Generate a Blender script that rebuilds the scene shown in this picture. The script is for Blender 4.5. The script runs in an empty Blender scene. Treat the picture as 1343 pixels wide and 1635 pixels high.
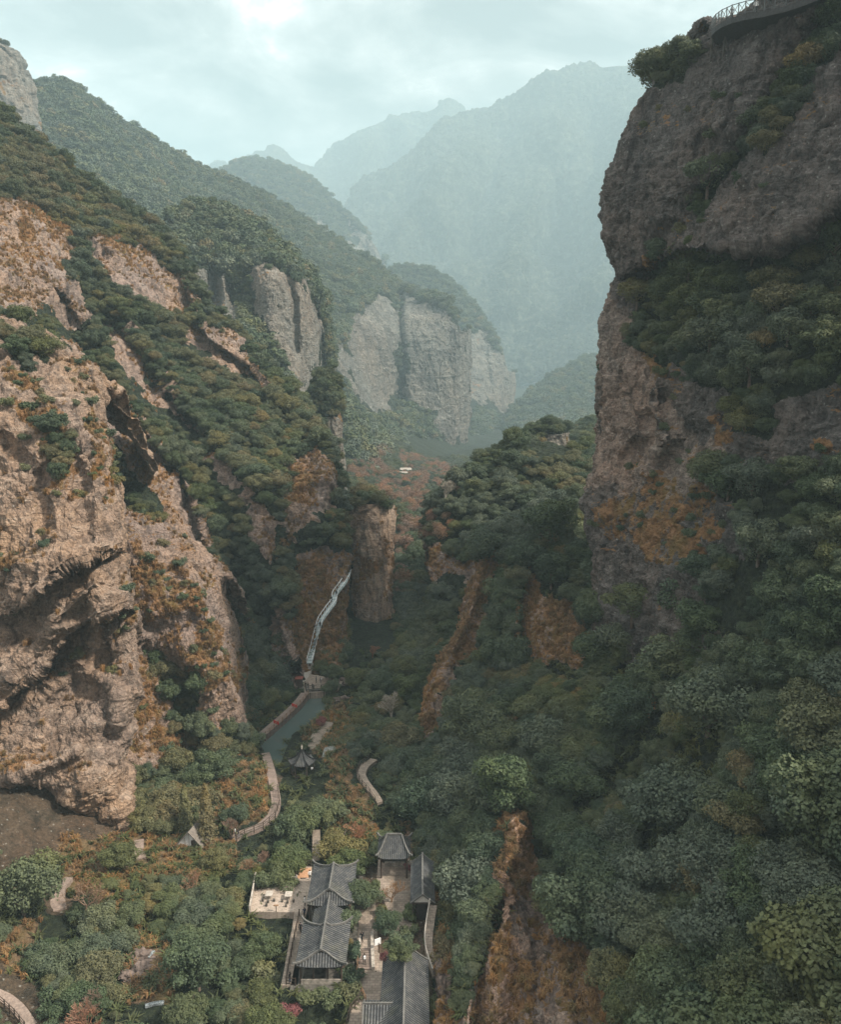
import bpy, bmesh, math, random, os
import numpy as np
from mathutils import Vector, Matrix

# ------------------------------------------------------------------ camera
S = bpy.context.scene
COL = S.collection
PITCH = math.atan(272.5/1335.0)
CAMZ = 85.0
cam_d = bpy.data.cameras.new("camera")
cam = bpy.data.objects.new("camera", cam_d)
COL.objects.link(cam)
cam.location = (0, 0, CAMZ)
cam.rotation_euler = (math.pi/2 - PITCH, 0, 0)
cam_d.sensor_fit = 'HORIZONTAL'
cam_d.sensor_width = 36.0
cam_d.lens = 1335.0/1343.0*36.0
cam_d.clip_start = 0.5
cam_d.clip_end = 60000
S.camera = cam
S.cycles.use_denoising = True
S.cycles.max_bounces = 6
S.cycles.diffuse_bounces = 2
S.cycles.glossy_bounces = 2
S.cycles.transmission_bounces = 3
S.cycles.transparent_max_bounces = 8
S.cycles.volume_bounces = 1
S.cycles.sample_clamp_indirect = 4.0
# ------------------------------------------------------------------ sky
SUN_EL, SUN_AZ = 46.0, 108.0            # azimuth measured clockwise from +Y (towards +X)
world = bpy.data.worlds.new("World")
S.world = world
world.use_nodes = True
nt = world.node_tree
nt.nodes.clear()
N = nt.nodes.new
L = nt.links.new
out = N('ShaderNodeOutputWorld'); bg = N('ShaderNodeBackground'); bg.inputs['Strength'].default_value = 0.12
L(bg.outputs[0], out.inputs[0])
sky = N('ShaderNodeTexSky'); sky.sky_type = 'NISHITA'; sky.sun_disc = False
sky.sun_elevation = math.radians(SUN_EL); sky.sun_rotation = math.radians(SUN_AZ)
tc = N('ShaderNodeTexCoord')
sep = N('ShaderNodeSeparateXYZ'); L(tc.outputs['Generated'], sep.inputs[0])
zc = N('ShaderNodeMath'); zc.operation = 'MAXIMUM'; zc.inputs[1].default_value = 0.0; L(sep.outputs['Z'], zc.inputs[0])
zz = N('ShaderNodeMath'); zz.operation = 'ADD'; zz.inputs[1].default_value = 0.22; L(zc.outputs[0], zz.inputs[0])
dx = N('ShaderNodeMath'); dx.operation = 'DIVIDE'; L(sep.outputs['X'], dx.inputs[0]); L(zz.outputs[0], dx.inputs[1])
dy = N('ShaderNodeMath'); dy.operation = 'DIVIDE'; L(sep.outputs['Y'], dy.inputs[0]); L(zz.outputs[0], dy.inputs[1])
cmb = N('ShaderNodeCombineXYZ'); L(dx.outputs[0], cmb.inputs['X']); L(dy.outputs[0], cmb.inputs['Y'])
n1 = N('ShaderNodeTexNoise'); n1.inputs['Scale'].default_value = 2.5; n1.inputs['Detail'].default_value = 7; n1.inputs['Roughness'].default_value = 0.58
n1.inputs['Distortion'].default_value = 0.3
mp = N('ShaderNodeMapping'); mp.inputs['Location'].default_value = (3.4, 1.3, 0.4); L(cmb.outputs[0], mp.inputs[0]); L(mp.outputs[0], n1.inputs['Vector'])
cr = N('ShaderNodeValToRGB'); L(n1.outputs['Fac'], cr.inputs[0])
cr.color_ramp.elements[0].position = 0.40; cr.color_ramp.elements[0].color = (0.24, 0.23, 0.225, 1)
cr.color_ramp.elements[1].position = 0.66; cr.color_ramp.elements[1].color = (2.1, 1.9, 1.74, 1)
e = cr.color_ramp.elements.new(0.50); e.color = (0.54, 0.515, 0.49, 1)
e = cr.color_ramp.elements.new(0.58); e.color = (0.92, 0.865, 0.82, 1)
k = N('ShaderNodeVectorMath'); k.operation = 'SCALE'; k.inputs['Scale'].default_value = 6.6; L(cr.outputs[0], k.inputs[0])
mx = N('ShaderNodeMix'); mx.data_type = 'RGBA'; mx.inputs['Factor'].default_value = 0.96
L(sky.outputs[0], mx.inputs['A']); L(k.outputs[0], mx.inputs['B']); z2 = N('ShaderNodeMath'); z2.operation = 'MULTIPLY'; L(zc.outputs[0], z2.inputs[0]); L(zc.outputs[0], z2.inputs[1])
zg = N('ShaderNodeMath'); zg.operation = 'MULTIPLY_ADD'; zg.inputs[1].default_value = 2.3; zg.inputs[2].default_value = 0.55; L(z2.outputs[0], zg.inputs[0])
og = N('ShaderNodeVectorMath'); og.operation = 'SCALE'; L(mx.outputs['Result'], og.inputs[0]); L(zg.outputs[0], og.inputs['Scale'])   # overcast: brighter overhead
L(og.outputs[0], bg.inputs['Color'])
# ------------------------------------------------------------------ sun
sun_d = bpy.data.lights.new("sun", 'SUN'); sun = bpy.data.objects.new("sun", sun_d); COL.objects.link(sun)
sun_d.energy = 5.0; sun_d.angle = math.radians(5); sun_d.color = (1.0, 0.9, 0.78)
az, el = math.radians(SUN_AZ), math.radians(SUN_EL)
sd = Vector((math.sin(az)*math.cos(el), math.cos(az)*math.cos(el), math.sin(el)))
sun.rotation_euler = sd.to_track_quat('Z', 'Y').to_euler()
S.view_settings.view_transform = 'Standard'
S.view_settings.look = 'None'
S.view_settings.exposure = 0.80
S.view_settings.gamma = 1.0

# ------------------------------------------------------------------ survey helpers (photo bearing -> place)
F0 = 1335.0
CP, SP = math.cos(PITCH), math.sin(PITCH)
FARMAP = True
def far(Y):
    Y = np.asarray(Y, float)
    return np.where(Y < 380, Y, np.where(Y < 1450, 380+(Y-380)*2.7, 3269+(Y-1450)*1.1))
def at(px, py, Y):
    """the point seen along photo bearing (px,py) at ground distance Y"""
    px = np.asarray(px, float); py = np.asarray(py, float); Y = np.asarray(Y, float)
    a = (py-817.5)/F0; x = (px-671.5)/F0
    d = CP - a*SP
    return np.stack([x/d*Y, Y + 0*px, CAMZ + (-SP - a*CP)/d*Y], -1)
def atz(px, py, z):
    a = (py-817.5)/F0
    Y = (z-CAMZ)*(CP - a*SP)/(-SP - a*CP)
    return Vector([float(v) for v in at(px, py, Y)])
def proj(P):
    """bearings of world points, in photo pixels"""
    P = np.asarray(P, float)
    d = P[..., 1]*CP - (P[..., 2]-CAMZ)*SP
    u = P[..., 1]*SP + (P[..., 2]-CAMZ)*CP
    d = np.maximum(d, 1e-3)
    return 671.5 + P[..., 0]/d*F0, 817.5 - u/d*F0, d

rng = np.random.default_rng(7)
# ------------------------------------------------------------------ numpy gradient noise
_perm = np.random.default_rng(3).permutation(256).astype(np.int32)
_perm = np.concatenate([_perm, _perm, _perm])
_g = np.array([(1,1,0),(-1,1,0),(1,-1,0),(-1,-1,0),(1,0,1),(-1,0,1),(1,0,-1),(-1,0,-1),(0,1,1),(0,-1,1),(0,1,-1),(0,-1,-1),(1,1,0),(-1,1,0),(0,-1,1),(0,-1,-1)], np.float32)
def perlin(P):
    P = P.astype(np.float32)
    I = np.floor(P).astype(np.int32); Fr = P - I; I &= 255
    U = Fr*Fr*Fr*(Fr*(Fr*6-15)+10)
    res = 0
    for cx in (0, 1):
        wx = U[:, 0] if cx else 1-U[:, 0]
        hx = _perm[(I[:, 0]+cx) & 255]
        for cy in (0, 1):
            wy = U[:, 1] if cy else 1-U[:, 1]
            hy = _perm[hx + ((I[:, 1]+cy) & 255)]
            for cz in (0, 1):
                wz = U[:, 2] if cz else 1-U[:, 2]
                h = _perm[hy + ((I[:, 2]+cz) & 255)] & 15
                g = _g[h]
                res = res + wx*wy*wz*(g[:, 0]*(Fr[:, 0]-cx) + g[:, 1]*(Fr[:, 1]-cy) + g[:, 2]*(Fr[:, 2]-cz))
    return res
def fbm(P, s, o=4, rough=0.5, off=0.0, ridged=False):
    Q = np.asarray(P, np.float64)/np.asarray(s) + off
    t = 0; a = 1.0; n = 0
    for i in range(o):
        v = perlin(Q)
        if ridged: v = 0.6 - 2*np.abs(v)
        t = t + a*v; n += a; a *= rough; Q = Q*2.03 + 17.3
    return t/n*(1.0 if ridged else 1.5)
def facets(P, s, seed=0.0, k=1.0):
    """broken rock: each cell of a jittered grid is a tilted plane; returns (height, edge closeness)"""
    Q = (np.asarray(P, np.float64)/np.asarray(s)+seed).astype(np.float32); I = np.floor(Q).astype(np.int32); Fr = Q-I
    d1 = np.full(len(Q), 1e9, np.float32); d2 = d1.copy(); hh = np.zeros(len(Q), np.float32)
    for a in (-1, 0, 1):
        for b in (-1, 0, 1):
            for c in (-1, 0, 1):
                h0 = _perm[(_perm[(_perm[(I[:, 0]+a) & 255]+I[:, 1]+b) & 255]+I[:, 2]+c) & 255]
                h1 = _perm[h0+1]; h2 = _perm[h1+2]
                ox = a+h0/255.0-Fr[:, 0]; oy = b+h1/255.0-Fr[:, 1]; oz = c+h2/255.0-Fr[:, 2]
                dd = ox*ox+oy*oy+oz*oz; g0 = _perm[h2+3]/127.5-1; g1 = _perm[h0+5]/127.5-1; g2 = _perm[h1+9]/127.5-1; g3 = _perm[h2+13]/127.5-1
                v = g3*0.45-(ox*g0+oy*g1+oz*g2)*0.9
                m = dd < d1; d2 = np.where(m, d1, np.minimum(d2, dd)); hh = np.where(m, v, hh); d1 = np.where(m, dd, d1)
    return hh*k, np.sqrt(d2)-np.sqrt(d1)
def smooth(e0, e1, x):
    t = np.clip((x-e0)/(e1-e0), 0, 1)
    return t*t*(3-2*t)

def seg_dist(px, py, pts, closed=False):
    """distance to a polyline and the side it is on (+ = right of travel)"""
    pts = np.asarray(pts, float)
    if closed: pts = np.vstack([pts, pts[:1]])
    best = np.full(px.shape, 1e9); side = np.zeros(px.shape)
    for (x0, y0), (x1, y1) in zip(pts[:-1], pts[1:]):
        dx, dy = x1-x0, y1-y0; L2 = dx*dx+dy*dy+1e-9
        t = np.clip(((px-x0)*dx+(py-y0)*dy)/L2, 0, 1)
        ex, ey = px-(x0+t*dx), py-(y0+t*dy)
        d = np.sqrt(ex*ex+ey*ey); m = d < best
        best = np.where(m, d, best); side = np.where(m, np.sign(dx*(py-y0)-dy*(px-x0)), side)
    return best, side
def poly_sd(px, py, pts):
    d, _ = seg_dist(px, py, pts, True)
    pts = np.asarray(pts, float); ins = np.zeros(px.shape, bool)
    for (x0, y0), (x1, y1) in zip(pts, np.roll(pts, -1, 0)):
        c = ((y0 > py) != (y1 > py))
        xi = (x1-x0)*(py-y0)/(y1-y0+1e-12)+x0
        ins ^= c & (px < xi)
    return np.where(ins, d, -d)

# ------------------------------------------------------------------ tagging
def tag(o, label=None, cat=None, group=None, kind=None):
    if label: o['label'] = label
    if cat: o['category'] = cat
    if group: o['group'] = group
    if kind: o['kind'] = kind
    return o
def link(name, me, mat=None, parent=None):
    o = bpy.data.objects.new(name, me); COL.objects.link(o)
    if mat is not None and me is not None and not me.materials: me.materials.append(mat)
    if parent: o.parent = parent
    return o
def empty(name, loc=(0, 0, 0), rz=0.0):
    o = bpy.data.objects.new(name, None); COL.objects.link(o); o.location = loc; o.rotation_euler = (0, 0, rz)
    o.empty_display_size = 0.5
    return o
def np_mesh(name, V, Fq, smooth_=True):
    me = bpy.data.meshes.new(name)
    V = np.asarray(V, np.float32); Fq = np.asarray(Fq, np.int32)
    n = Fq.shape[1]
    me.vertices.add(len(V)); me.vertices.foreach_set('co', V.ravel())
    me.loops.add(Fq.size); me.loops.foreach_set('vertex_index', Fq.ravel())
    me.polygons.add(len(Fq)); me.polygons.foreach_set('loop_start', np.arange(0, Fq.size, n, dtype=np.int32))
    try: me.polygons.foreach_set('loop_total', np.full(len(Fq), n, np.int32))
    except Exception: pass
    me.update(calc_edges=True)
    me.polygons.foreach_set('use_smooth', np.full(len(Fq), smooth_, bool))
    return me
def add_attr(me, name, vals):
    a = me.attributes.new(name, 'FLOAT', 'POINT'); a.data.foreach_set('value', np.asarray(vals, np.float32).ravel())
# ------------------------------------------------------------------ materials
def new_mat(name):
    m = bpy.data.materials.new(name); m.use_nodes = True
    t = m.node_tree; b = t.nodes['Principled BSDF']
    b.inputs['Specular IOR Level'].default_value = 0.25
    return m, t, b
class NB:
    """short node building"""
    def __init__(s, t): s.t = t
    def n(s, typ, **kw):
        x = s.t.nodes.new(typ)
        for k_, v in kw.items():
            if k_ in ('operation', 'data_type', 'blend_type', 'feature', 'wave_type', 'bands_direction', 'attribute_name', 'attribute_type', 'musgrave_type', 'noise_dimensions', 'clamp', 'interpolation_type', 'distance'): setattr(x, k_, v)
        return x
    def l(s, a, b): s.t.links.new(a, b)
    def noise(s, vec, scale, detail=5, rough=0.55, dist=0.0):
        x = s.n('ShaderNodeTexNoise'); x.inputs['Scale'].default_value = scale; x.inputs['Detail'].default_value = detail
        x.inputs['Roughness'].default_value = rough; x.inputs['Distortion'].default_value = dist
        if vec is not None: s.l(vec, x.inputs['Vector'])
        return x.outputs['Fac']
    def ramp(s, fac, stops):
        x = s.n('ShaderNodeValToRGB'); s.l(fac, x.inputs[0]); cr = x.color_ramp
        while len(cr.elements) < len(stops): cr.elements.new(0.5)
        for e_, (p, c) in zip(cr.elements, stops): e_.position = p; e_.color = c if len(c) == 4 else (*c, 1)
        return x.outputs[0]
    def mix(s, fac, a, b, bt='MIX'):
        x = s.n('ShaderNodeMix', data_type='RGBA', blend_type=bt)
        if isinstance(fac, float): x.inputs['Factor'].default_value = fac
        else: s.l(fac, x.inputs['Factor'])
        for q, nm in ((a, 'A'), (b, 'B')):
            if isinstance(q, tuple): x.inputs[nm].default_value = (*q, 1)
            else: s.l(q, x.inputs[nm])
        return x.outputs['Result']
    def math(s, op, a, b=None, clamp=False):
        x = s.n('ShaderNodeMath', operation=op); x.use_clamp = clamp
        for i, q in enumerate((a, b)):
            if q is None: continue
            if isinstance(q, (int, float)): x.inputs[i].default_value = q
            else: s.l(q, x.inputs[i])
        return x.outputs[0]
    def pos(s, sc=(1, 1, 1), rot=(0, 0, 0), loc=(0, 0, 0)):
        g = s.n('ShaderNodeNewGeometry'); m = s.n('ShaderNodeMapping'); s.l(g.outputs['Position'], m.inputs[0])
        m.inputs['Scale'].default_value = sc; m.inputs['Rotation'].default_value = rot; m.inputs['Location'].default_value = loc
        return m.outputs[0]
    def attr(s, nm):
        return s.n('ShaderNodeAttribute', attribute_name=nm).outputs['Fac']
    def bump(s, h, strength, dist, b):
        x = s.n('ShaderNodeBump'); x.inputs['Strength'].default_value = strength; x.inputs['Distance'].default_value = dist
        s.l(h, x.inputs['Height']); s.l(x.outputs[0], b.inputs['Normal'])

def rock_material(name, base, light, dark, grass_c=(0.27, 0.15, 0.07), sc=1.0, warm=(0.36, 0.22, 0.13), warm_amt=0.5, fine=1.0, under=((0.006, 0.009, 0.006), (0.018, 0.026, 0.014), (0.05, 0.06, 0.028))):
    """weathered cliff: mottled stone with vertical stains; attributes grass and green carry the dry grass and the undergrowth"""
    m, t, b = new_mat(name); w = NB(t)
    P = w.pos((sc, sc, sc)); PV = w.pos((sc, sc, sc*0.16)); PV2 = w.pos((sc, sc, sc*0.45), rot=(0, 0.35, 0)); PH = w.pos((sc*0.35, sc*0.35, sc*1.6), rot=(0.15, -0.3, 0))
    big = w.noise(P, 0.045, 5, 0.6); mid = w.noise(P, 0.35, 8, 0.68, 0.4); fn = w.noise(P, 2.4*fine, 8, 0.72)
    streak = w.noise(PV, 0.55, 7, 0.65, 0.3); strat = w.noise(PH, 0.5, 7, 0.62, 0.5)
    c = w.ramp(mid, [(0.30, dark), (0.47, base), (0.60, base), (0.74, light)])
    c = w.mix(w.ramp(big, [(0.42, (0, 0, 0)), (0.62, (warm_amt,)*3)]), c, warm)
    c = w.mix(w.ramp(streak, [(0.46, (0, 0, 0)), (0.66, (0.75,)*3)]), c, dark)
    c = w.mix(w.ramp(strat, [(0.54, (0, 0, 0)), (0.72, (0.55,)*3)]), c, light)
    c = w.mix(w.ramp(w.noise(w.pos((sc, sc, sc*0.3), rot=(0.0, 0.5, 0)), 0.22, 7, 0.7, 0.6), [(0.55, (0,)*3), (0.66, (0.7,)*3)]), c, dark)
    c = w.mix(0.8, c, w.ramp(fn, [(0.28, (0.25,)*3), (0.5, (0.9,)*3), (0.72, (1.6, 1.55, 1.5))]), 'MULTIPLY')
    c = w.mix(w.ramp(w.math('ADD', w.attr('pale'), w.math('MULTIPLY', w.math('SUBTRACT', mid, 0.5), 1.2)), [(0.4, (0,)*3), (0.7, (0.85,)*3)]), c, w.mix(1.0, c, (2.1, 1.85, 1.65), 'MULTIPLY'))  # pale zones: lit cliff and spur faces brightened in the rock colour
    # pale lichen flecks
    vo = w.n('ShaderNodeTexVoronoi'); vo.inputs['Scale'].default_value = 0.9; w.l(P, vo.inputs['Vector'])
    lic = w.math('MULTIPLY', w.ramp(vo.outputs['Distance'], [(0.10, (1,)*3), (0.22, (0,)*3)]), w.ramp(fn, [(0.48, (0,)*3), (0.58, (0.7,)*3)]))
    c = w.mix(lic, c, (0.42, 0.42, 0.38))
    # dry grass
    gn = w.noise(P, 1.3, 6, 0.7)
    gc = w.mix(w.ramp(gn, [(0.3, (0,)*3), (0.7, (1,)*3)]), tuple(v*0.45 for v in grass_c), tuple(min(1, v*1.25) for v in grass_c))
    gc = w.mix(w.ramp(w.noise(P, 0.25, 4), [(0.45, (0,)*3), (0.65, (0.6,)*3)]), gc, (0.12, 0.10, 0.03))
    ga = w.math('ADD', w.attr('grass'), w.math('MULTIPLY', w.math('SUBTRACT', w.noise(P, 0.7, 8, 0.75), 0.5), 2.6))
    c = w.mix(w.ramp(ga, [(0.42, (0,)*3), (0.58, (1,)*3)]), c, gc)
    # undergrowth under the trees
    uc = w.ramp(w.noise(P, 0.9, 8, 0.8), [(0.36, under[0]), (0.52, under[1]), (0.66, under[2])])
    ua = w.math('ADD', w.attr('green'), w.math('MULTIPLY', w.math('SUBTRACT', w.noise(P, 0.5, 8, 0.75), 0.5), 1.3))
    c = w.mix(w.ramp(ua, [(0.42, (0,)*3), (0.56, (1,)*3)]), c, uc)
    w.l(c, b.inputs['Base Color']); b.inputs['Roughness'].default_value = 0.92
    vd = w.n('ShaderNodeVectorMath', operation='ADD'); vn = w.n('ShaderNodeTexNoise'); vn.inputs['Scale'].default_value = 0.35; vn.inputs['Detail'].default_value = 4; w.l(P, vn.inputs['Vector'])
    vs = w.n('ShaderNodeVectorMath', operation='SCALE'); vs.inputs['Scale'].default_value = 3.0; w.l(vn.outputs['Color'], vs.inputs[0]); w.l(PV2, vd.inputs[0]); w.l(vs.outputs[0], vd.inputs[1])
    ck = w.n('ShaderNodeTexVoronoi', feature='DISTANCE_TO_EDGE'); ck.inputs['Scale'].default_value = 0.33; w.l(vd.outputs[0], ck.inputs['Vector'])
    crk = w.ramp(ck.outputs['Distance'], [(0.0, (0,)*3), (0.05, (1,)*3)])
    h = w.math('ADD', w.math('MULTIPLY', mid, 0.4), w.math('MULTIPLY', fn, 0.32))
    h = w.math('ADD', h, w.math('MULTIPLY', strat, 0.7)); h = w.math('ADD', h, w.math('MULTIPLY', crk, 0.12))
    w.bump(h, 1.0, 1.7/sc, b)
    return m
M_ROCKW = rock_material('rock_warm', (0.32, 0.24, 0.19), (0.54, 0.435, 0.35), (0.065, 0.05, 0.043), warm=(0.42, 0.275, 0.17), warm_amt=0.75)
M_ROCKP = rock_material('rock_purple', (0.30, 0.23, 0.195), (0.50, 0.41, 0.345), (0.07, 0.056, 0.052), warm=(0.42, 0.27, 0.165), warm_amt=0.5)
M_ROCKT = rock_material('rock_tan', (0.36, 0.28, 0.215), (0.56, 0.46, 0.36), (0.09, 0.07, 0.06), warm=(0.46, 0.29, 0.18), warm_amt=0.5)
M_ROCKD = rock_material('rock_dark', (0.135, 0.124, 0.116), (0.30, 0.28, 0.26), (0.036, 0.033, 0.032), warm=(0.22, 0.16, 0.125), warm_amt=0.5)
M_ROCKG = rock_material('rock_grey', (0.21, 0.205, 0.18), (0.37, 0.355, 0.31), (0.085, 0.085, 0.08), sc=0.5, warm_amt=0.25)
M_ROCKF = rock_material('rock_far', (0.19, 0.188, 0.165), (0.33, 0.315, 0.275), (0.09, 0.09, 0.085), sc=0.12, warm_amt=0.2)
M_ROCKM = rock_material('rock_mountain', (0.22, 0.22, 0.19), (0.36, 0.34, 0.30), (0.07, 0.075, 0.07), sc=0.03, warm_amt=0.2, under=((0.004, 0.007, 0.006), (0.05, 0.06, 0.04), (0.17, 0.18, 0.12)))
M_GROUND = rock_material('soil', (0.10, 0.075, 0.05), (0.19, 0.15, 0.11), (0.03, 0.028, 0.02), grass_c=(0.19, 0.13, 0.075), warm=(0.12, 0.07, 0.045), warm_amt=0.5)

# ------------------------------------------------------------------ terrain patches
def catmull(C, n):
    """C (k,m,3) -> n samples along axis 0, chord-independent"""
    k = C.shape[0]
    u = np.linspace(0, k-1, n); i = np.minimum(u.astype(int), k-2); f = (u-i)
    while f.ndim < C.ndim: f = f[..., None]
    Cp = np.concatenate([2*C[:1]-C[1:2], C, 2*C[-1:]-C[-2:-1]], 0)
    a, b_, c, d = Cp[i], Cp[i+1], Cp[i+2], Cp[i+3]
    cr_ = 0.5*((2*b_)+(-a+c)*f+(2*a-5*b_+4*c-d)*f*f+(-a+3*b_-3*c+d)*f**3)
    li = b_*(1-f)+c*f
    return 0.75*cr_+0.25*li
PATCH = []
def relief(px, py, feats):
    off = np.zeros(px.shape)
    for ft in feats:
        d, s = seg_dist(px, py, ft['p'])
        if ft['t'] == 'ridge': off -= ft['a']*np.exp(-(d/ft['w'])**2)
        elif ft['t'] == 'gully': off += ft['a']*np.exp(-(d/ft['w'])**2)
        elif ft['t'] == 'step':       # deeper on the + side, recovering over w
            sd = d*s
            off += ft['a']*smooth(-2, 4, sd)*np.exp(-np.maximum(sd, 0)/ft['w'])
            off -= 0.35*ft['a']*(sd < 0)*np.exp(-np.abs(sd)/(ft['w']*0.5))
        elif ft['t'] == 'cave':
            sdp = poly_sd(px, py, ft['p']); off += ft['a']*smooth(-3, ft['w'], sdp)
    return off
def make_patch(name, rows, mat, nu, nv, amp, scale, aniso=(1, 1, 1), feats=(), rock=(), default='forest', grass=(), green=(), grass_bias=0.0,
               wrap_top=None, wrap_left=None, wrap_right=None, far_side=None, facet=0.55, dip=(1/1.6, 0.35), pale=(), skirt=True, label=None, cat='cliff', kind=None, strat=0.0, fuzz=10.0, ridg=0.5, cs=None):
    R = np.array([[list(c) for c in r] for r in rows], float)         # (r,c,3) bearings + distance
    if wrap_left:
        a = R[:, :1].copy(); a[..., 0] += wrap_left[0]; a[..., 2] += wrap_left[1]
        R = np.concatenate([a, R], 1)
    if wrap_right:
        a = R[:, -1:].copy(); a[..., 0] += wrap_right[0]; a[..., 2] += wrap_right[1]
        R = np.concatenate([R, a], 1)
    if far_side:      # the mountain goes on unseen beyond the frame, raised to shade the near slope
        a = R[:, -1:].copy(); a[..., 0] = far_side[0]; a[..., 1] -= far_side[1]; a[..., 2] *= far_side[2]
        R = np.concatenate([R, a], 1)
    W = at(R[..., 0], R[..., 1], far(R[..., 2]))
    if wrap_top:
        b0 = W[:1].copy(); b0[..., 1] += wrap_top[0]; b0[..., 0] += b0[..., 0]/np.maximum(1, b0[..., 1])*wrap_top[0]*0; b0[..., 2] += wrap_top[1]
        b1 = b0.copy(); b1[..., 1] += wrap_top[0]*2.5; b1[..., 2] -= abs(wrap_top[0])*2.2
        W = np.concatenate([b1, b0, W], 0)
    if skirt:
        b0 = W[-1:].copy(); b0[..., 2] -= 25; b0[..., 1] += 6
        W = np.concatenate([W, b0], 0)
    G = catmull(W, nv); G = np.swapaxes(catmull(np.swapaxes(G, 0, 1), nu), 0, 1)
    V = G.reshape(-1, 3)
    px, py, dd = proj(V)
    if feats:
        off = relief(px, py, feats)
        dirv = V - np.array([0, 0, CAMZ]); dirv /= np.linalg.norm(dirv, axis=1)[:, None]
        V = V + dirv*off[:, None]
    G = V.reshape(nv, nu, 3)
    def normals(G):
        du = np.gradient(G, axis=1); dv = np.gradient(G, axis=0)
        n = np.cross(dv, du).reshape(-1, 3); n /= np.linalg.norm(n, axis=1)[:, None]+1e-9
        return n
    nrm = normals(G)
    flip = np.sum(nrm*(V-np.array([0, 0, CAMZ])), 1).mean() > 0
    if flip: nrm = -nrm
    # zone weights
    px, py, dd = proj(V)
    jit = (fbm(V, scale*1.3, 6, 0.68, 5.1))*fuzz*6.0
    sm = lambda q: smooth(-fuzz*0.5, fuzz*0.5, q)
    wr = np.zeros(len(V)) if default == 'forest' else np.ones(len(V))
    for q in rock: wr = np.maximum(wr, sm(poly_sd(px, py, q)+jit))
    for q in green: wr = wr*(1-sm(poly_sd(px, py, q)+jit))
    wg = np.zeros(len(V))
    for q in grass: wg = np.maximum(wg, sm(poly_sd(px, py, q)+jit))
    # displacement
    A = np.array(aniso, float)
    hill = fbm(V, scale*2.2*A, 3, 0.5, 1.7)
    r1 = fbm(V, scale*A, 5, 0.55, 9.2, ridged=True)
    r2 = fbm(V, scale*0.22*(0.4+0.6*A), 5, 0.6, 3.3)
    stp = 0
    if strat:
        zz_ = V[:, 2]/(scale*dip[1]) + 1.6*fbm(V, scale*1.5, 3, 0.5, 8.8) + V[:, 0]/scale*dip[0]
        fz = zz_-np.floor(zz_); stp = strat*(smooth(0.0, 0.8, fz)-smooth(0.85, 1.0, fz)-0.5)
    r3 = fbm(V, scale*0.07*(0.5+0.5*A), 3, 0.6, 6.6)
    Wp = V + (scale*0.10)*np.stack([fbm(V, scale*0.5, 3, 0.5, 61), fbm(V, scale*0.5, 3, 0.5, 62), fbm(V, scale*0.5, 3, 0.5, 63)], -1)*3
    tl = np.array([[0.93, 0.0, 0.36], [0.0, 1.0, 0.0], [-0.36, 0.0, 0.93]]); Wt = Wp@tl
    f1, e1 = facets(Wt, scale*0.85*A, seed=3.3); f2, e2 = facets(Wt, scale*0.24*(0.5+0.5*A), seed=7.1)
    fr_ = 1.05*f1 + 0.42*f2 - 0.30*(1-smooth(0, 0.10, e1)) - 0.12*(1-smooth(0, 0.12, e2))
    disp = amp*(1.7*hill + wr*(1.2*ridg*r1 + 0.55*r2 + 0.30*r3 + 1.8*stp + facet*fr_) + (1-wr)*0.6*r2)
    V = V + nrm*disp[:, None]
    G = V.reshape(nv, nu, 3); nrm = normals(G)
    if flip: nrm = -nrm
    gn = fbm(V, scale*0.8, 5, 0.6, 21.0)
    gsl = smooth(0.30, 0.75, nrm[:, 2] + 1.1*gn - 0.05 + grass_bias - 0.22)
    gn2 = fbm(V, scale*0.45, 5, 0.65, 51.0)
    wgr = np.clip(np.maximum(wg*(0.62+1.3*gn2), gsl*0.8*wr), 0, 1)
    idx = np.arange(nv*nu).reshape(nv, nu)
    Fq = np.stack([idx[:-1, :-1], idx[1:, :-1], idx[1:, 1:], idx[:-1, 1:]], -1).reshape(-1, 4)
    if flip: pass
    else: Fq = Fq[:, ::-1]
    me = np_mesh(name, V, Fq)
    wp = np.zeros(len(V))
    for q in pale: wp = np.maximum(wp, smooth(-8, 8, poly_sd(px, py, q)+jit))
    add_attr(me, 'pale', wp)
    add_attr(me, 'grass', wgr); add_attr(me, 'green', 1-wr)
    o = link(name, me, mat)
    tag(o, label, cat if not kind else None, None, kind)
    PATCH.append(dict(rock=list(rock), name=name, V=V, N=nrm, F=Fq, forest=1-wr, grass=wgr, o=o))
    return PATCH[-1]
# ------------------------------------------------------------------ pond outline on the plane z = 0
POND = [(491,1107),(527,1105),(524,1128),(510,1147),(492,1160),(472,1180),(462,1198),(456,1215),(449,1252),(440,1240),(430,1212),(415,1182),(428,1166),(458,1142),(480,1122)]
POND_W = np.array([list(atz(x, y, 0.0))[:2] for x, y in POND])
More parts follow.
